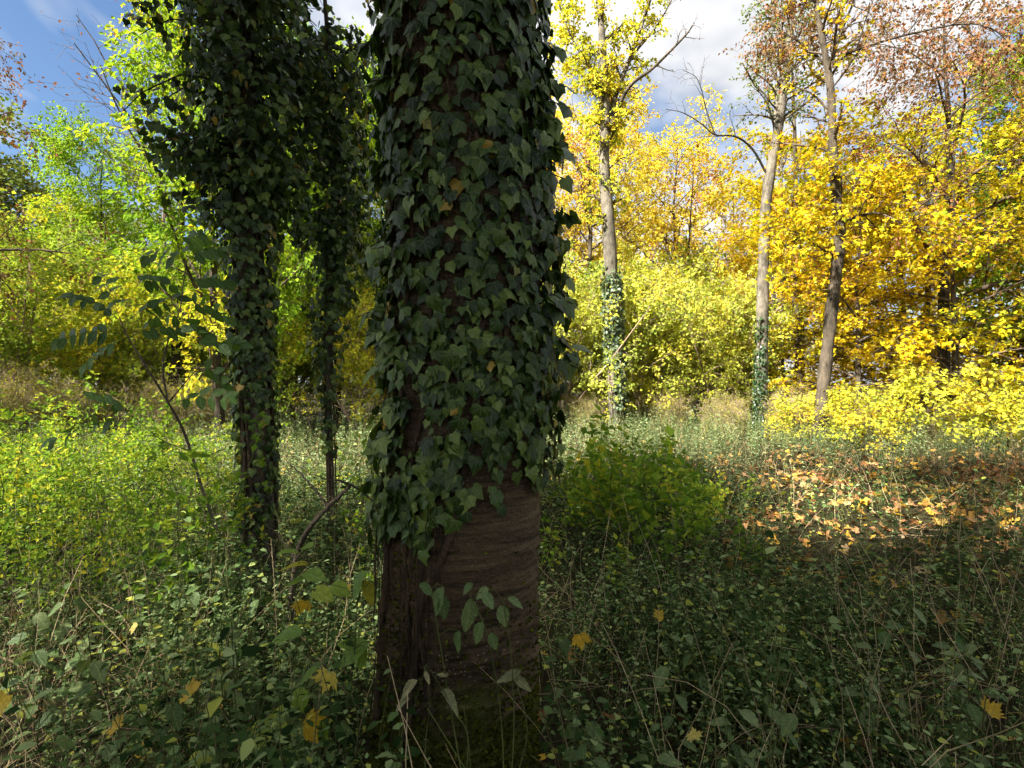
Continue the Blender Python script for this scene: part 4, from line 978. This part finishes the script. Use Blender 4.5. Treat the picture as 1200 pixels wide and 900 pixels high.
def frond_proto(rng, h, nb, leaf):
    """tall feathery herb: stem with side sprays of many small leaflets"""
    b = MB()
    z = np.linspace(0, h, 6); P = np.stack([np.cumsum(rng.normal(0, 0.025, 6)), np.cumsum(rng.normal(0, 0.025, 6)), z], 1)
    tubes(b, P[None], np.linspace(0.004, 0.0015, 6)[None], 3, 0.5, 1)
    s1, r1 = spawn(P[None], np.full((1, 6), 0.002), nb, 0.35, 1, 0.24 * h + 0.05, 60, up=0.15, m=4, droop=0.5, rng=rng, lt=0.5)
    tubes(b, s1, r1, 3, 0.5, 1)
    foliage(b, KITE, s1, 9, leaf, rng, upn=1.2, hang=0.1, spread=0.9, t0=0.1, jit=0.35, mat=0)
    V, T, M, R, U = b.data(); return V, T, R, U, M
rp = np.random.default_rng(50)
P_meadow = [plant_proto(rp, rp.uniform(0.35, 0.9), 7, 0.055, KITE, 0.003, wid=0.6) for _ in range(10)]
P_low = [plant_proto(rp, rp.uniform(0.22, 0.6), 5 + i % 3, rp.uniform(0.017, 0.038), (OVATE, BROAD, NARROW)[i % 3], 0.0014, lean=0.35, base=0.5, upn=1.4, hang=0.1) for i in range(18)]
P_lowfar = [plant_proto(rp, rp.uniform(0.25, 0.6), 7, rp.uniform(0.03, 0.05), KITE, 0.0016, lean=0.3, base=0.4, upn=1.3, hang=0.1) for i in range(12)]
P_mid = [plant_proto(rp, rp.uniform(0.4, 0.7), 7, 0.05, OVATE, 0.002, lean=0.25) for i in range(10)]
P_frond = [frond_proto(rp, rp.uniform(0.7, 1.15), 9, 0.045) for _ in range(10)]
P_elder = [frond_proto(rp, rp.uniform(0.6, 1.0), 11, 0.07) for _ in range(8)]

def field(rng, n, dmin, dmax, margin=0.10):
    w = 0.966 + margin; side = 0.9      # a strip beyond the picture edge on both sides
    d = rng.uniform(dmin, dmax, n * 3); k = rng.random(n * 3) < (w * d + side) / (w * dmax + side); d = d[k][:n]
    return rng.uniform(-1, 1, len(d)) * (w * d + side), d
def clear_trunks(x, y):
    k = np.hypot(x + 0.17, y - 1.85) > 0.30
    k &= np.hypot(x - P2[0, 0], y - 4.0) > 0.18
    return k
def pos3(x, y, sink=0.01): return np.stack([x, y, gz(x, y) - sink], 1)
def carpet(name, label, cat, protos, n, dmin, dmax, leafm, rng, dens=None, sc=(0.75, 1.25), stem=M_stemg, tilt=0.15):
    x, y = field(rng, n, dmin, dmax)
    k = clear_trunks(x, y)
    if dens is not None: k &= rng.random(len(x)) < dens(x, y)
    x, y = x[k], y[k]; n = len(x)
    hv = 0.62 + 0.75 * patchy(x, y, 2.3, 7) ** 1.2 * (0.6 + 0.4 * np.sin(x * 5.1 + y * 3.7))
    b = MB(); scatter(b, protos, pos3(x, y), rng.uniform(0, 6.283, n), hv * rng.uniform(*sc, n), rng.normal(0, tilt, (n, 2)), rng)
    o = link(name, to_mesh(name, b, [leafm, stem], smooth=False)); tag(o, label, cat, kind='stuff'); return o
def U(x, y): return 600 + x / y * F          # picture column of a ground point
def patchy(x, y, f=1.3, s=0.0): return 0.5 + 0.5 * np.sin(x * f + 1.7 * np.sin(y * f * 0.7 + s)) * np.cos(y * f * 0.9 + s)
def litter_zone(x, y): return np.clip((U(x, y) - 780) / 160, 0, 1) * np.clip((y - 3.0) / 2.0, 0, 1) * np.clip((12.0 - y) / 4, 0, 1)
rc = np.random.default_rng(60)
carpet('meadow_nettles', 'pale grey green nettle meadow across the clearing', 'nettles', P_meadow, 15500, 6.0, 19.0, M_meadow, rc, lambda x, y: np.clip((y - 5.5) / 2, 0, 1) * (1 - 0.9 * litter_zone(x, y)))
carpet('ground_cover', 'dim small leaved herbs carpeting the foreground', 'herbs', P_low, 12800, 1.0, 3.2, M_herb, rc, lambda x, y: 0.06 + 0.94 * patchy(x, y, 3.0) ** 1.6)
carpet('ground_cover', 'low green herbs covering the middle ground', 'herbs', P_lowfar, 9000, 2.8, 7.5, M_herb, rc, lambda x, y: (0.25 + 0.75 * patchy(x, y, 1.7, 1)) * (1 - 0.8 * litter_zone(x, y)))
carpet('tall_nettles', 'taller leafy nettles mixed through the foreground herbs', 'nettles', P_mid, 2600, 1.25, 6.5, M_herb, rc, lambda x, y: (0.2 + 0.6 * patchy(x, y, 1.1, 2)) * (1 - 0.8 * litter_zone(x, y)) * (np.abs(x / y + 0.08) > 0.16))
carpet('feathery_herbs', 'tall feathery yellow green herbs around the ash sapling', 'herbs', P_frond, 1700, 2.2, 8.0, M_fresh, rc, lambda x, y: np.clip((330 - U(x, y)) / 160, 0.08, 1) * (U(x, y) < 440) * np.clip((y - 2.3) / 0.8, 0, 1))
carpet('elder_shoots', 'fresh green leafy shoots clustered beside the thick ivied trunk', 'shoots', P_elder, 620, 3.2, 6.4, M_fresh, rc, lambda x, y: np.exp(-((U(x, y) - 750) / 95) ** 2) * (0.3 + 0.7 * patchy(x, y, 3.1, 4)) * np.clip((y - 3.0) / 0.7, 0, 1))
# dry stalks, bent and criss-crossed
def stalks(name, label, n, dmin, dmax, h0, h1, r, mat, rng, bend=0.6, dens=None, m=6):
    x, y = field(rng, n, dmin, dmax); k = clear_trunks(x, y)
    if dens is not None: k &= rng.random(len(x)) < dens(x, y)
    x, y = x[k], y[k]; n = len(x)
    L = rng.uniform(h0, h1, n); az = rng.uniform(0, 6.283, n); el = np.clip(rng.normal(1.05, 0.45, n), 0.08, 1.57)
    d = np.stack([np.cos(az) * np.cos(el), np.sin(az) * np.cos(el), np.sin(el)], 1)
    P = [pos3(x, y)]
    for _ in range(m - 1):
        P.append(P[-1] + d * (L / (m - 1))[:, None]); d = d + rng.normal(0, 0.1, d.shape); d[:, 2] -= bend / m; d = norm(d)
    P = np.stack(P, 1); P[..., 2] = np.maximum(P[..., 2], gz(P[..., 0], P[..., 1]) - 0.01 + 0.02)
    b = MB(); tubes(b, P, r * rng.uniform(0.6, 1.4, (n, 1)) * np.linspace(1, 0.5, m)[None], 3, rng.random(n))
    o = link(name, to_mesh(name, b, mat)); tag(o, label, 'stalks', kind='stuff')
stalks('dry_stalks', 'tangle of dry tan stalks in the dim foreground', 2300, 1.05, 3.6, 0.25, 0.9, 0.0018, M_tan, rc, 1.0, lambda x, y: 0.3 + 0.7 * patchy(x, y, 1.7, 3))
stalks('dry_stalks', 'dry tan stalks standing through the sunlit meadow', 2600, 3.5, 16.0, 0.3, 0.8, 0.003, M_tan, rc, 0.3)
stalks('green_stalks', 'long green stems leaning through the foreground herbs', 700, 1.1, 5.0, 0.4, 1.0, 0.002, M_stemg, rc, 0.5)
# fallen leaves
def litter(name, label, n, dmin, dmax, dens, rng, size=(0.05, 0.135), tpl=MAPLE3):
    x, y = field(rng, n, dmin, dmax); k = (rng.random(len(x)) < dens(x, y)) & clear_trunks(x, y); x, y = x[k], y[k]; n = len(x)
    az = rng.uniform(0, 6.283, n); d = np.stack([np.cos(az), np.sin(az), rng.normal(0, 0.45, n)], 1); nn = np.array([0, 0, 1.0]) + rng.normal(0, 0.55, (n, 3))
    p = pos3(x, y, -0.02); p[:, 2] += rng.exponential(0.03, n)
    b = MB(); leaves(b, tpl, p, d, nn, rng.uniform(*size, n), rng.random(n)); o = link(name, to_mesh(name, b, M_litter, smooth=False)); tag(o, label, 'fallen leaves', kind='stuff')
litter('leaf_litter', 'thick litter of tan and orange maple leaves across the open patch', 13000, 3.3, 12.5, lambda x, y: litter_zone(x, y) * (0.25 + 0.75 * patchy(x, y, 1.9, 5)), rc)
litter('leaf_litter', 'scattered brown and yellow fallen leaves under the herbs', 3500, 1.2, 14.0, lambda x, y: 0.45 + 0 * x, rc, (0.05, 0.10))

# ------------------------------------------------------------------ single things in the foreground
rs = np.random.default_rng(90)
LEAF_ME = lambda nm, tpls, mat: [to_mesh(nm, MB().add(t[0], t[1], 0.5, t[2]), mat) for t in tpls]
def ovate_fine(w, fold, curl, serr=0.0):
    n = 11; ys = np.linspace(0, 1, n); ws = np.sin(np.pi * ys ** 0.8) ** 0.85 * w; ws[0] = ws[-1] = 0
    V = [(0, y, -curl * y * y) for y in ys]; T = []
    for s_ in (1, -1):
        o = len(V); V += [(s_ * (q + serr * ((i % 2) * 2 - 1) * (q > 0)), y + serr * (i % 2), -curl * y * y + fold * q + 0.03 * math.sin(7 * y)) for i, (y, q) in enumerate(zip(ys, ws))]
        for i in range(n - 1):
            for t_ in ((i, o + i, o + i + 1), (i, o + i + 1, i + 1)): T.append(t_ if s_ == 1 else (t_[0], t_[2], t_[1]))
    V = np.array(V, float); return V, np.array(T), V[:, :2].copy()
ME_ashlet = LEAF_ME('leaflet', [ovate_fine(0.27, 0.15, 0.12), ovate_fine(0.31, 0.2, 0.2)], M_sapl)
ME_bramble = LEAF_ME('bramble_leaf', [ovate_fine(0.33, 0.2, 0.15, 0.012), ovate_fine(0.37, 0.3, 0.25, 0.012)], M_bramble)
ME_nettle = LEAF_ME('nettle_leaf', [ovate_fine(0.28, 0.25, 0.25, 0.018), ovate_fine(0.32, 0.15, 0.35, 0.018)], M_herbs)
ME_maple = LEAF_ME('maple_leaf', MAPLE_V, M_fallen)
ME_wither = LEAF_ME('withered_leaf', [ovate_fine(0.22, 0.7, 0.6, 0.012), ovate_fine(0.18, 0.9, -0.5, 0.012)], M_withered)

# ash sapling with pinnate leaves
def ash_sapling():
    D = 3.0
    g0 = px(318, 760, D); g0[2] = float(gz(g0[0], D)) - 0.03
    root = thing('ash_sapling', 'thin leaning ash sapling with fanned pinnate leaves, in front of the bushy ivied trunk', 'sapling', (g0[0], g0[1], float(gz(g0[0], D))))
    def st(pts, r0, r1, dy=None, first=None, nm='stem'):
        c = [px(x, y, D + (dy[i] if dy else 0)) for i, (x, y) in enumerate(pts)]
        if first is not None: c = [first] + c
        P = smooth_path(c, 22); b = MB(); tubes(b, P[None], np.linspace(r0, r1, 22)[None], 7); part(nm, b, M_barkb, root); return P
    st([(280, 675), (245, 597), (218, 512), (196, 470), (168, 424), (150, 395), (140, 372)], 0.010, 0.003, first=g0)
    st([(197, 472), (191, 432), (197, 400), (211, 362), (215, 330), (219, 305)], 0.006, 0.002, [0, .05, .1, .1, .15, .15], nm='side_stem')
    st([(197, 472), (214, 452), (232, 432), (250, 420)], 0.004, 0.0015, [0, -.08, -.12, -.15], nm='side_stem')
    st([(222, 528), (190, 516), (160, 492)], 0.003, 0.0015, [0, -.1, -.2], nm='side_stem')
    fr = [((141, 376), (82, 347), -.25, 4), ((148, 392), (70, 398), -.1, 5), ((142, 378), (118, 322), .3, 4), ((150, 396), (212, 384), -.2, 5), ((143, 380), (206, 350), .15, 5),
          ((215, 335), (265, 330), .2, 4), ((214, 342), (168, 328), .35, 4), ((213, 356), (266, 372), -.1, 4), ((208, 372), (258, 404), -.2, 4), ((219, 308), (232, 272), .3, 4),
          ((250, 420), (278, 402), .1, 3), ((200, 474), (268, 466), -.15, 4), ((160, 492), (58, 516), -.3, 5), ((160, 492), (110, 468), .2, 4), ((150, 396), (98, 430), .25, 5), ((219, 308), (170, 300), .1, 4), ((232, 432), (262, 448), 0, 3), ((218, 306), (258, 290), -.2, 4)]
    for (x0, y0), (x1, y1), dy, npair in fr:
        A = px(x0, y0, D + dy * 0.3); B = px(x1, y1, D + dy)
        P = smooth_path([A, (A + B) / 2 + np.array([0, 0, 0.03]), B], 10)
        b = MB(); tubes(b, P[None], np.linspace(0.002, 0.001, 10)[None], 4); lf = part('leaf', b, M_stemg, root)
        t = np.linspace(0.3, 0.92, npair); pos, T = sample(P[None], t[None]); pos, T = pos[0], T[0]
        side = norm(np.cross(T, np.array([0, 0, 1.0])))
        pp = np.concatenate([pos, pos, P[-1:]]); side = norm(side * np.array([1, 0.35, 1]) + np.array([0, 0, 0.9]) * np.sign(rs.normal(0, 1)) * np.abs(T[:, :1])); dd = np.concatenate([T * 0.6 + side, T * 0.6 - side, T[-1:]]) + rs.normal(0, 0.12, (2 * npair + 1, 3)); dd[:, 2] -= 0.32
        nn = np.array([0, -1.0, 0.45]) + rs.normal(0, 0.35, (2 * npair + 1, 3))
        leaf_objects('leaflet', ME_ashlet, pp, dd, nn, rs.uniform(0.065, 0.095, len(pp)), lf, rs)
ash_sapling()

# dead forked branch standing in the herbs
def dead_branch():
    D = 2.7
    g0 = px(330, 800, D); g0[2] = float(gz(g0[0], D)) - 0.02
    root = thing('dead_branch', 'dark forked dead branch sticking up from the herbs', 'branch', (g0[0], g0[1], float(gz(g0[0], D))))
    def st(nm, pts, r0, r1, first=None):
        c = [px(x, y, D + dy) for x, y, dy in pts]
        if first is not None: c = [first] + c
        P = smooth_path(c, 26); P[1:-1] += rs.normal(0, 0.002, (24, 3)); b = MB(); tubes(b, P[None], np.linspace(r0, r1, 26)[None], 8, cap=True); part(nm, b, M_barkd, root)
    st('main_stem', [(342, 700, 0), (347, 655, 0), (358, 626, 0), (381, 597, -.03), (396, 583, -.05), (411, 568, -.06)], 0.018, 0.009, g0)
    st('fork', [(384, 595, -.03), (372, 577, 0), (356, 559, .05), (340, 544, .1)], 0.008, 0.003)
    st('fork', [(411, 568, -.06), (398, 563, -.1), (382, 562, -.15), (368, 556, -.2)], 0.006, 0.002)
    st('fork', [(411, 568, -.06), (424, 576, -.02), (438, 588, .05), (446, 600, .1)], 0.006, 0.002)
    st('fork', [(347, 655, 0), (330, 632, .1), (318, 620, .2)], 0.005, 0.002)
dead_branch()

# broad-leaved young bramble by the foot of the main trunk
def bramble(name, label, D, base_px, stems, lv, mes, size, stem_r=0.0025):
    g0 = px(*base_px, D); g0[2] = float(gz(g0[0], D))
    root = thing(name, label, 'plant', g0); allp = []; pet = MB()
    for pts in stems:
        c = [g0 - np.array([0, 0, 0.02])] + [px(x, y, D + dy) for x, y, dy in pts]
        P = smooth_path(c, 20); b = MB(); tubes(b, P[None], np.linspace(stem_r, stem_r * .5, 20)[None], 5); part('stem', b, M_stemg, root); allp.append(P)
    for (x, y, dy, s, ax, ay) in lv:
        p = px(x, y, D + dy); d = np.array([ax, -0.4, -ay]) + rs.normal(0, 0.1, 3); n_ = np.array([0, -0.35, 1.0]) + rs.normal(0, 0.25, 3)
        d = norm(d); k = s / F * D * (0.82 if mes is ME_nettle else 1)
        q = p - d * k * 0.5; Q = np.concatenate(allp); j = Q[np.argmin(np.sum((Q - q) ** 2, 1) + (Q[:, 2] > q[2] + 0.02) * 0.02)]
        tubes(pet, np.stack([j, (j + q) / 2 + np.array([0, 0, 0.012]), q])[None], np.full((1, 3), 0.0011), 4)
        leaf_objects('leaf', mes, q[None], d[None], n_[None], np.array([k]), root, rs)
    part('petioles', pet, M_stemg, root, kind='stuff')
    return root
bramble('bramble', 'young bramble with bright yellow green oval leaves at the foot of the mossy trunk', 1.75, (395, 975),
    [[(405, 860, .1), (415, 770, 0), (420, 700, -.05), (432, 684, -.05)], [(380, 870, 0), (362, 760, .05), (345, 690, .1), (350, 664, .1)], [(420, 860, -.1), (400, 800, -.1), (340, 750, -.1)], [(405, 880, .1), (375, 850, 0), (325, 842, -.05)]],
    [(420, 684, -.05, 34, -.3, .5), (432, 694, -.05, 32, .3, .6), (414, 764, 0, 40, -.8, .2), (424, 772, 0, 26, -.2, .7), (336, 744, -.1, 34, -1, 0), (405, 755, 0, 24, .9, -.3), (352, 678, .1, 36, -.9, .1), (345, 662, .1, 34, -1, -.1), (368, 674, .05, 34, 1, 0), (378, 696, 0, 32, .9, .1),
     (352, 820, 0, 28, .2, .6), (376, 858, 0, 26, .3, .8), (362, 790, -.05, 24, -.5, .3), (330, 840, -.05, 36, -.9, .2), (300, 868, -.05, 40, -.9, .1), (345, 884, -.1, 34, .9, .2), (338, 646, .15, 28, -.6, -.3), (360, 640, .15, 26, .7, -.2), (398, 690, 0, 26, .8, .1)], ME_bramble, 34)
# herbs leaning against the trunk
bramble('nettle_plant', 'nettle with one large hanging pale leaf in front of the banded bark', 1.50, (575, 1070),
    [[(590, 900, .0), (575, 760, 0), (550, 695, 0)], [(600, 900, 0), (600, 780, 0), (590, 705, 0)], [(540, 900, 0), (520, 780, 0), (505, 690, 0)]],
    [(550, 722, 0, 48, .05, 2.5), (513, 704, 0, 40, -.7, 1.2), (520, 712, 0, 34, .4, 1.6), (572, 702, -.02, 26, .6, .2), (590, 722, 0, 30, .5, 1), (565, 694, 0, 22, -.7, .2), (604, 705, 0, 26, .9, .4), (548, 688, 0, 20, -.6, .1), (560, 742, 0, 34, -.8, 1.6), (578, 752, 0, 26, .4, 1.2), (500, 690, 0, 26, .8, .6), (535, 752, 0, 30, -.6, 1.5)], ME_nettle, 34)
bramble('withered_nettle', 'withered nettle with curled grey leaves before the mossy trunk foot', 1.42, (505, 1090),
    [[(498, 900, 0), (503, 830, 0), (501, 780, 0)], [(470, 890, 0), (485, 830, 0), (500, 778, 0)], [(548, 890, 0), (530, 830, 0), (502, 782, 0)], [(612, 890, .1), (606, 800, .1), (604, 770, .1)]],
    [(478, 806, 0, 26, -.8, .6), (518, 796, 0, 20, .8, .2), (528, 818, 0, 30, .9, .2), (470, 824, 0, 22, -.9, .3), (598, 796, .1, 34, -.9, .4), (612, 800, .1, 26, .8, .3), (500, 794, 0, 16, .2, .8)], ME_wither, 30, 0.0018)
# nettle plants singled out of the foreground
def nettle_mesh(seed, h):
    r = np.random.default_rng(seed); z = np.linspace(0, h, 7); P = np.stack([np.cumsum(r.normal(0, 0.018, 7)), np.cumsum(r.normal(0, 0.018, 7)), z], 1); P[0, :2] = 0
    b = MB(); tubes(b, P[None], np.linspace(0.003, 0.0014, 7)[None], 5)
    nd = 5; t = np.linspace(0.4, 1.0, nd); pos, _ = sample(P[None], t[None]); pos = pos[0]
    L = []
    for i in range(nd):
        for s_ in (0, math.pi):
            az = i * 1.57 + s_ + r.normal(0, 0.25); d = np.array([math.cos(az), math.sin(az), r.normal(-0.1, 0.2)]); L.append((pos[i] + d * 0.012, d, np.array([0, 0, 1.0]) + r.normal(0, 0.2, 3), r.uniform(0.045, 0.075) * (1.15 - 0.5 * (i == nd - 1))))
    return to_mesh('nettle_stem', b, M_stemg), L
NET = [nettle_mesh(100 + i, h) for i, h in enumerate((0.35, 0.45, 0.55, 0.62, 0.4))]
def nettle(x, y, k, rz, label, group):
    st, L = NET[k]
    o = thing('nettle_plant', label, 'nettle', (x, y, float(gz(x, y)) - 0.01), group)
    link('stem', st, o)
    pp, dd, nn, ss = (np.array(v) for v in zip(*L))
    loc = o.location.copy(); o.location = (0, 0, 0); leaf_objects('leaf', ME_nettle, pp, dd, nn, ss, o, rs); o.location = loc
    o.rotation_euler = (rs.normal(0, 0.12), rs.normal(0, 0.12), rz)
for i in range(26):
    d = rs.uniform(1.5, 2.6); x = d * rs.uniform(0.09, 0.9)
    nettle(x, d, int(rs.integers(0, 5)), rs.uniform(0, 6.3), 'grey green nettle among the shaded herbs on the bare bark side of the mossy trunk', 'nettles on the bare side of the trunk')
nettle(*at(702, 1.75), 0, 0.4, 'pale nettle with a rosette of broad leaves close against the mossy trunk', None)
for i in range(20):
    d = rs.uniform(1.6, 2.8); x = -d * rs.uniform(0.33, 0.95)
    nettle(x, d, int(rs.integers(0, 5)), rs.uniform(0, 6.3), 'grey green nettle among the shaded herbs on the bramble side of the mossy trunk', 'nettles on the bramble side of the trunk')
# maple leaves caught in the herbs
def single_leaf(x, y, D, size, label, tilt):
    p = px(x, y, D); k = 0.72 * size / F * D
    o = bpy.data.objects.new('maple_leaf', ME_maple[int(rs.integers(0, 3))]); COL.objects.link(o); tag(o, label, 'leaf', 'fallen maple leaves caught in the herbs')
    dvec = norm(np.array([tilt[0], tilt[1], tilt[2]], float)); nv = np.array([0.1, -0.5, 0.9]) + rs.normal(0, 0.35, 3)
    xx, yy, zz2 = frames(dvec[None], nv[None]); xx, yy, zz2 = xx[0] * k, yy[0] * k, zz2[0] * k; q = p - yy * 0.5
    o.matrix_world = Matrix(((xx[0], yy[0], zz2[0], q[0]), (xx[1], yy[1], zz2[1], q[1]), (xx[2], yy[2], zz2[2], q[2]), (0, 0, 0, 1)))
for a_ in [(228, 808, 1.62, 36, 'yellow maple leaf with sharp lobes lying open on the herbs', (.8, .3, .6)), (383, 800, 1.62, 36, 'deep yellow maple leaf hanging tip down by the bramble', (-.3, -.1, -1)),
           (352, 712, 1.9, 26, 'yellow maple leaf lodged below the dead forked branch', (-.5, 0, -.8)), (410, 690, 1.85, 22, 'small yellow leaf tucked behind the bright bramble leaves', (.3, 0, .8)), (8, 823, 1.6, 36, 'pale cream maple leaf lit at the edge of the undergrowth', (.7, .2, .5)),
           (140, 850, 1.6, 26, 'small crumpled yellow leaf low among dry stalks', (.8, 0, .3)), (362, 858, 1.62, 46, 'large faded cream leaf below the bramble', (.3, 0, -.9)), (154, 735, 2.2, 22, 'dull ochre leaf deep in the tangled herbs', (-.6, 0, -.5)),
           (680, 752, 1.75, 26, 'torn yellow and green leaf draped on stems close to the trunk', (.1, 0, -1)), (812, 858, 1.65, 22, 'curled amber leaf under the nettles', (-.2, 0, .9)), (1165, 830, 1.7, 26, 'yellow leaf fragment in the dark herbs below the leaf litter', (.8, 0, .4)), (775, 720, 2.1, 18, 'tiny yellow leaf dotted in the tangled dry stalks', (.4, 0, .6))]:
    single_leaf(*a_)
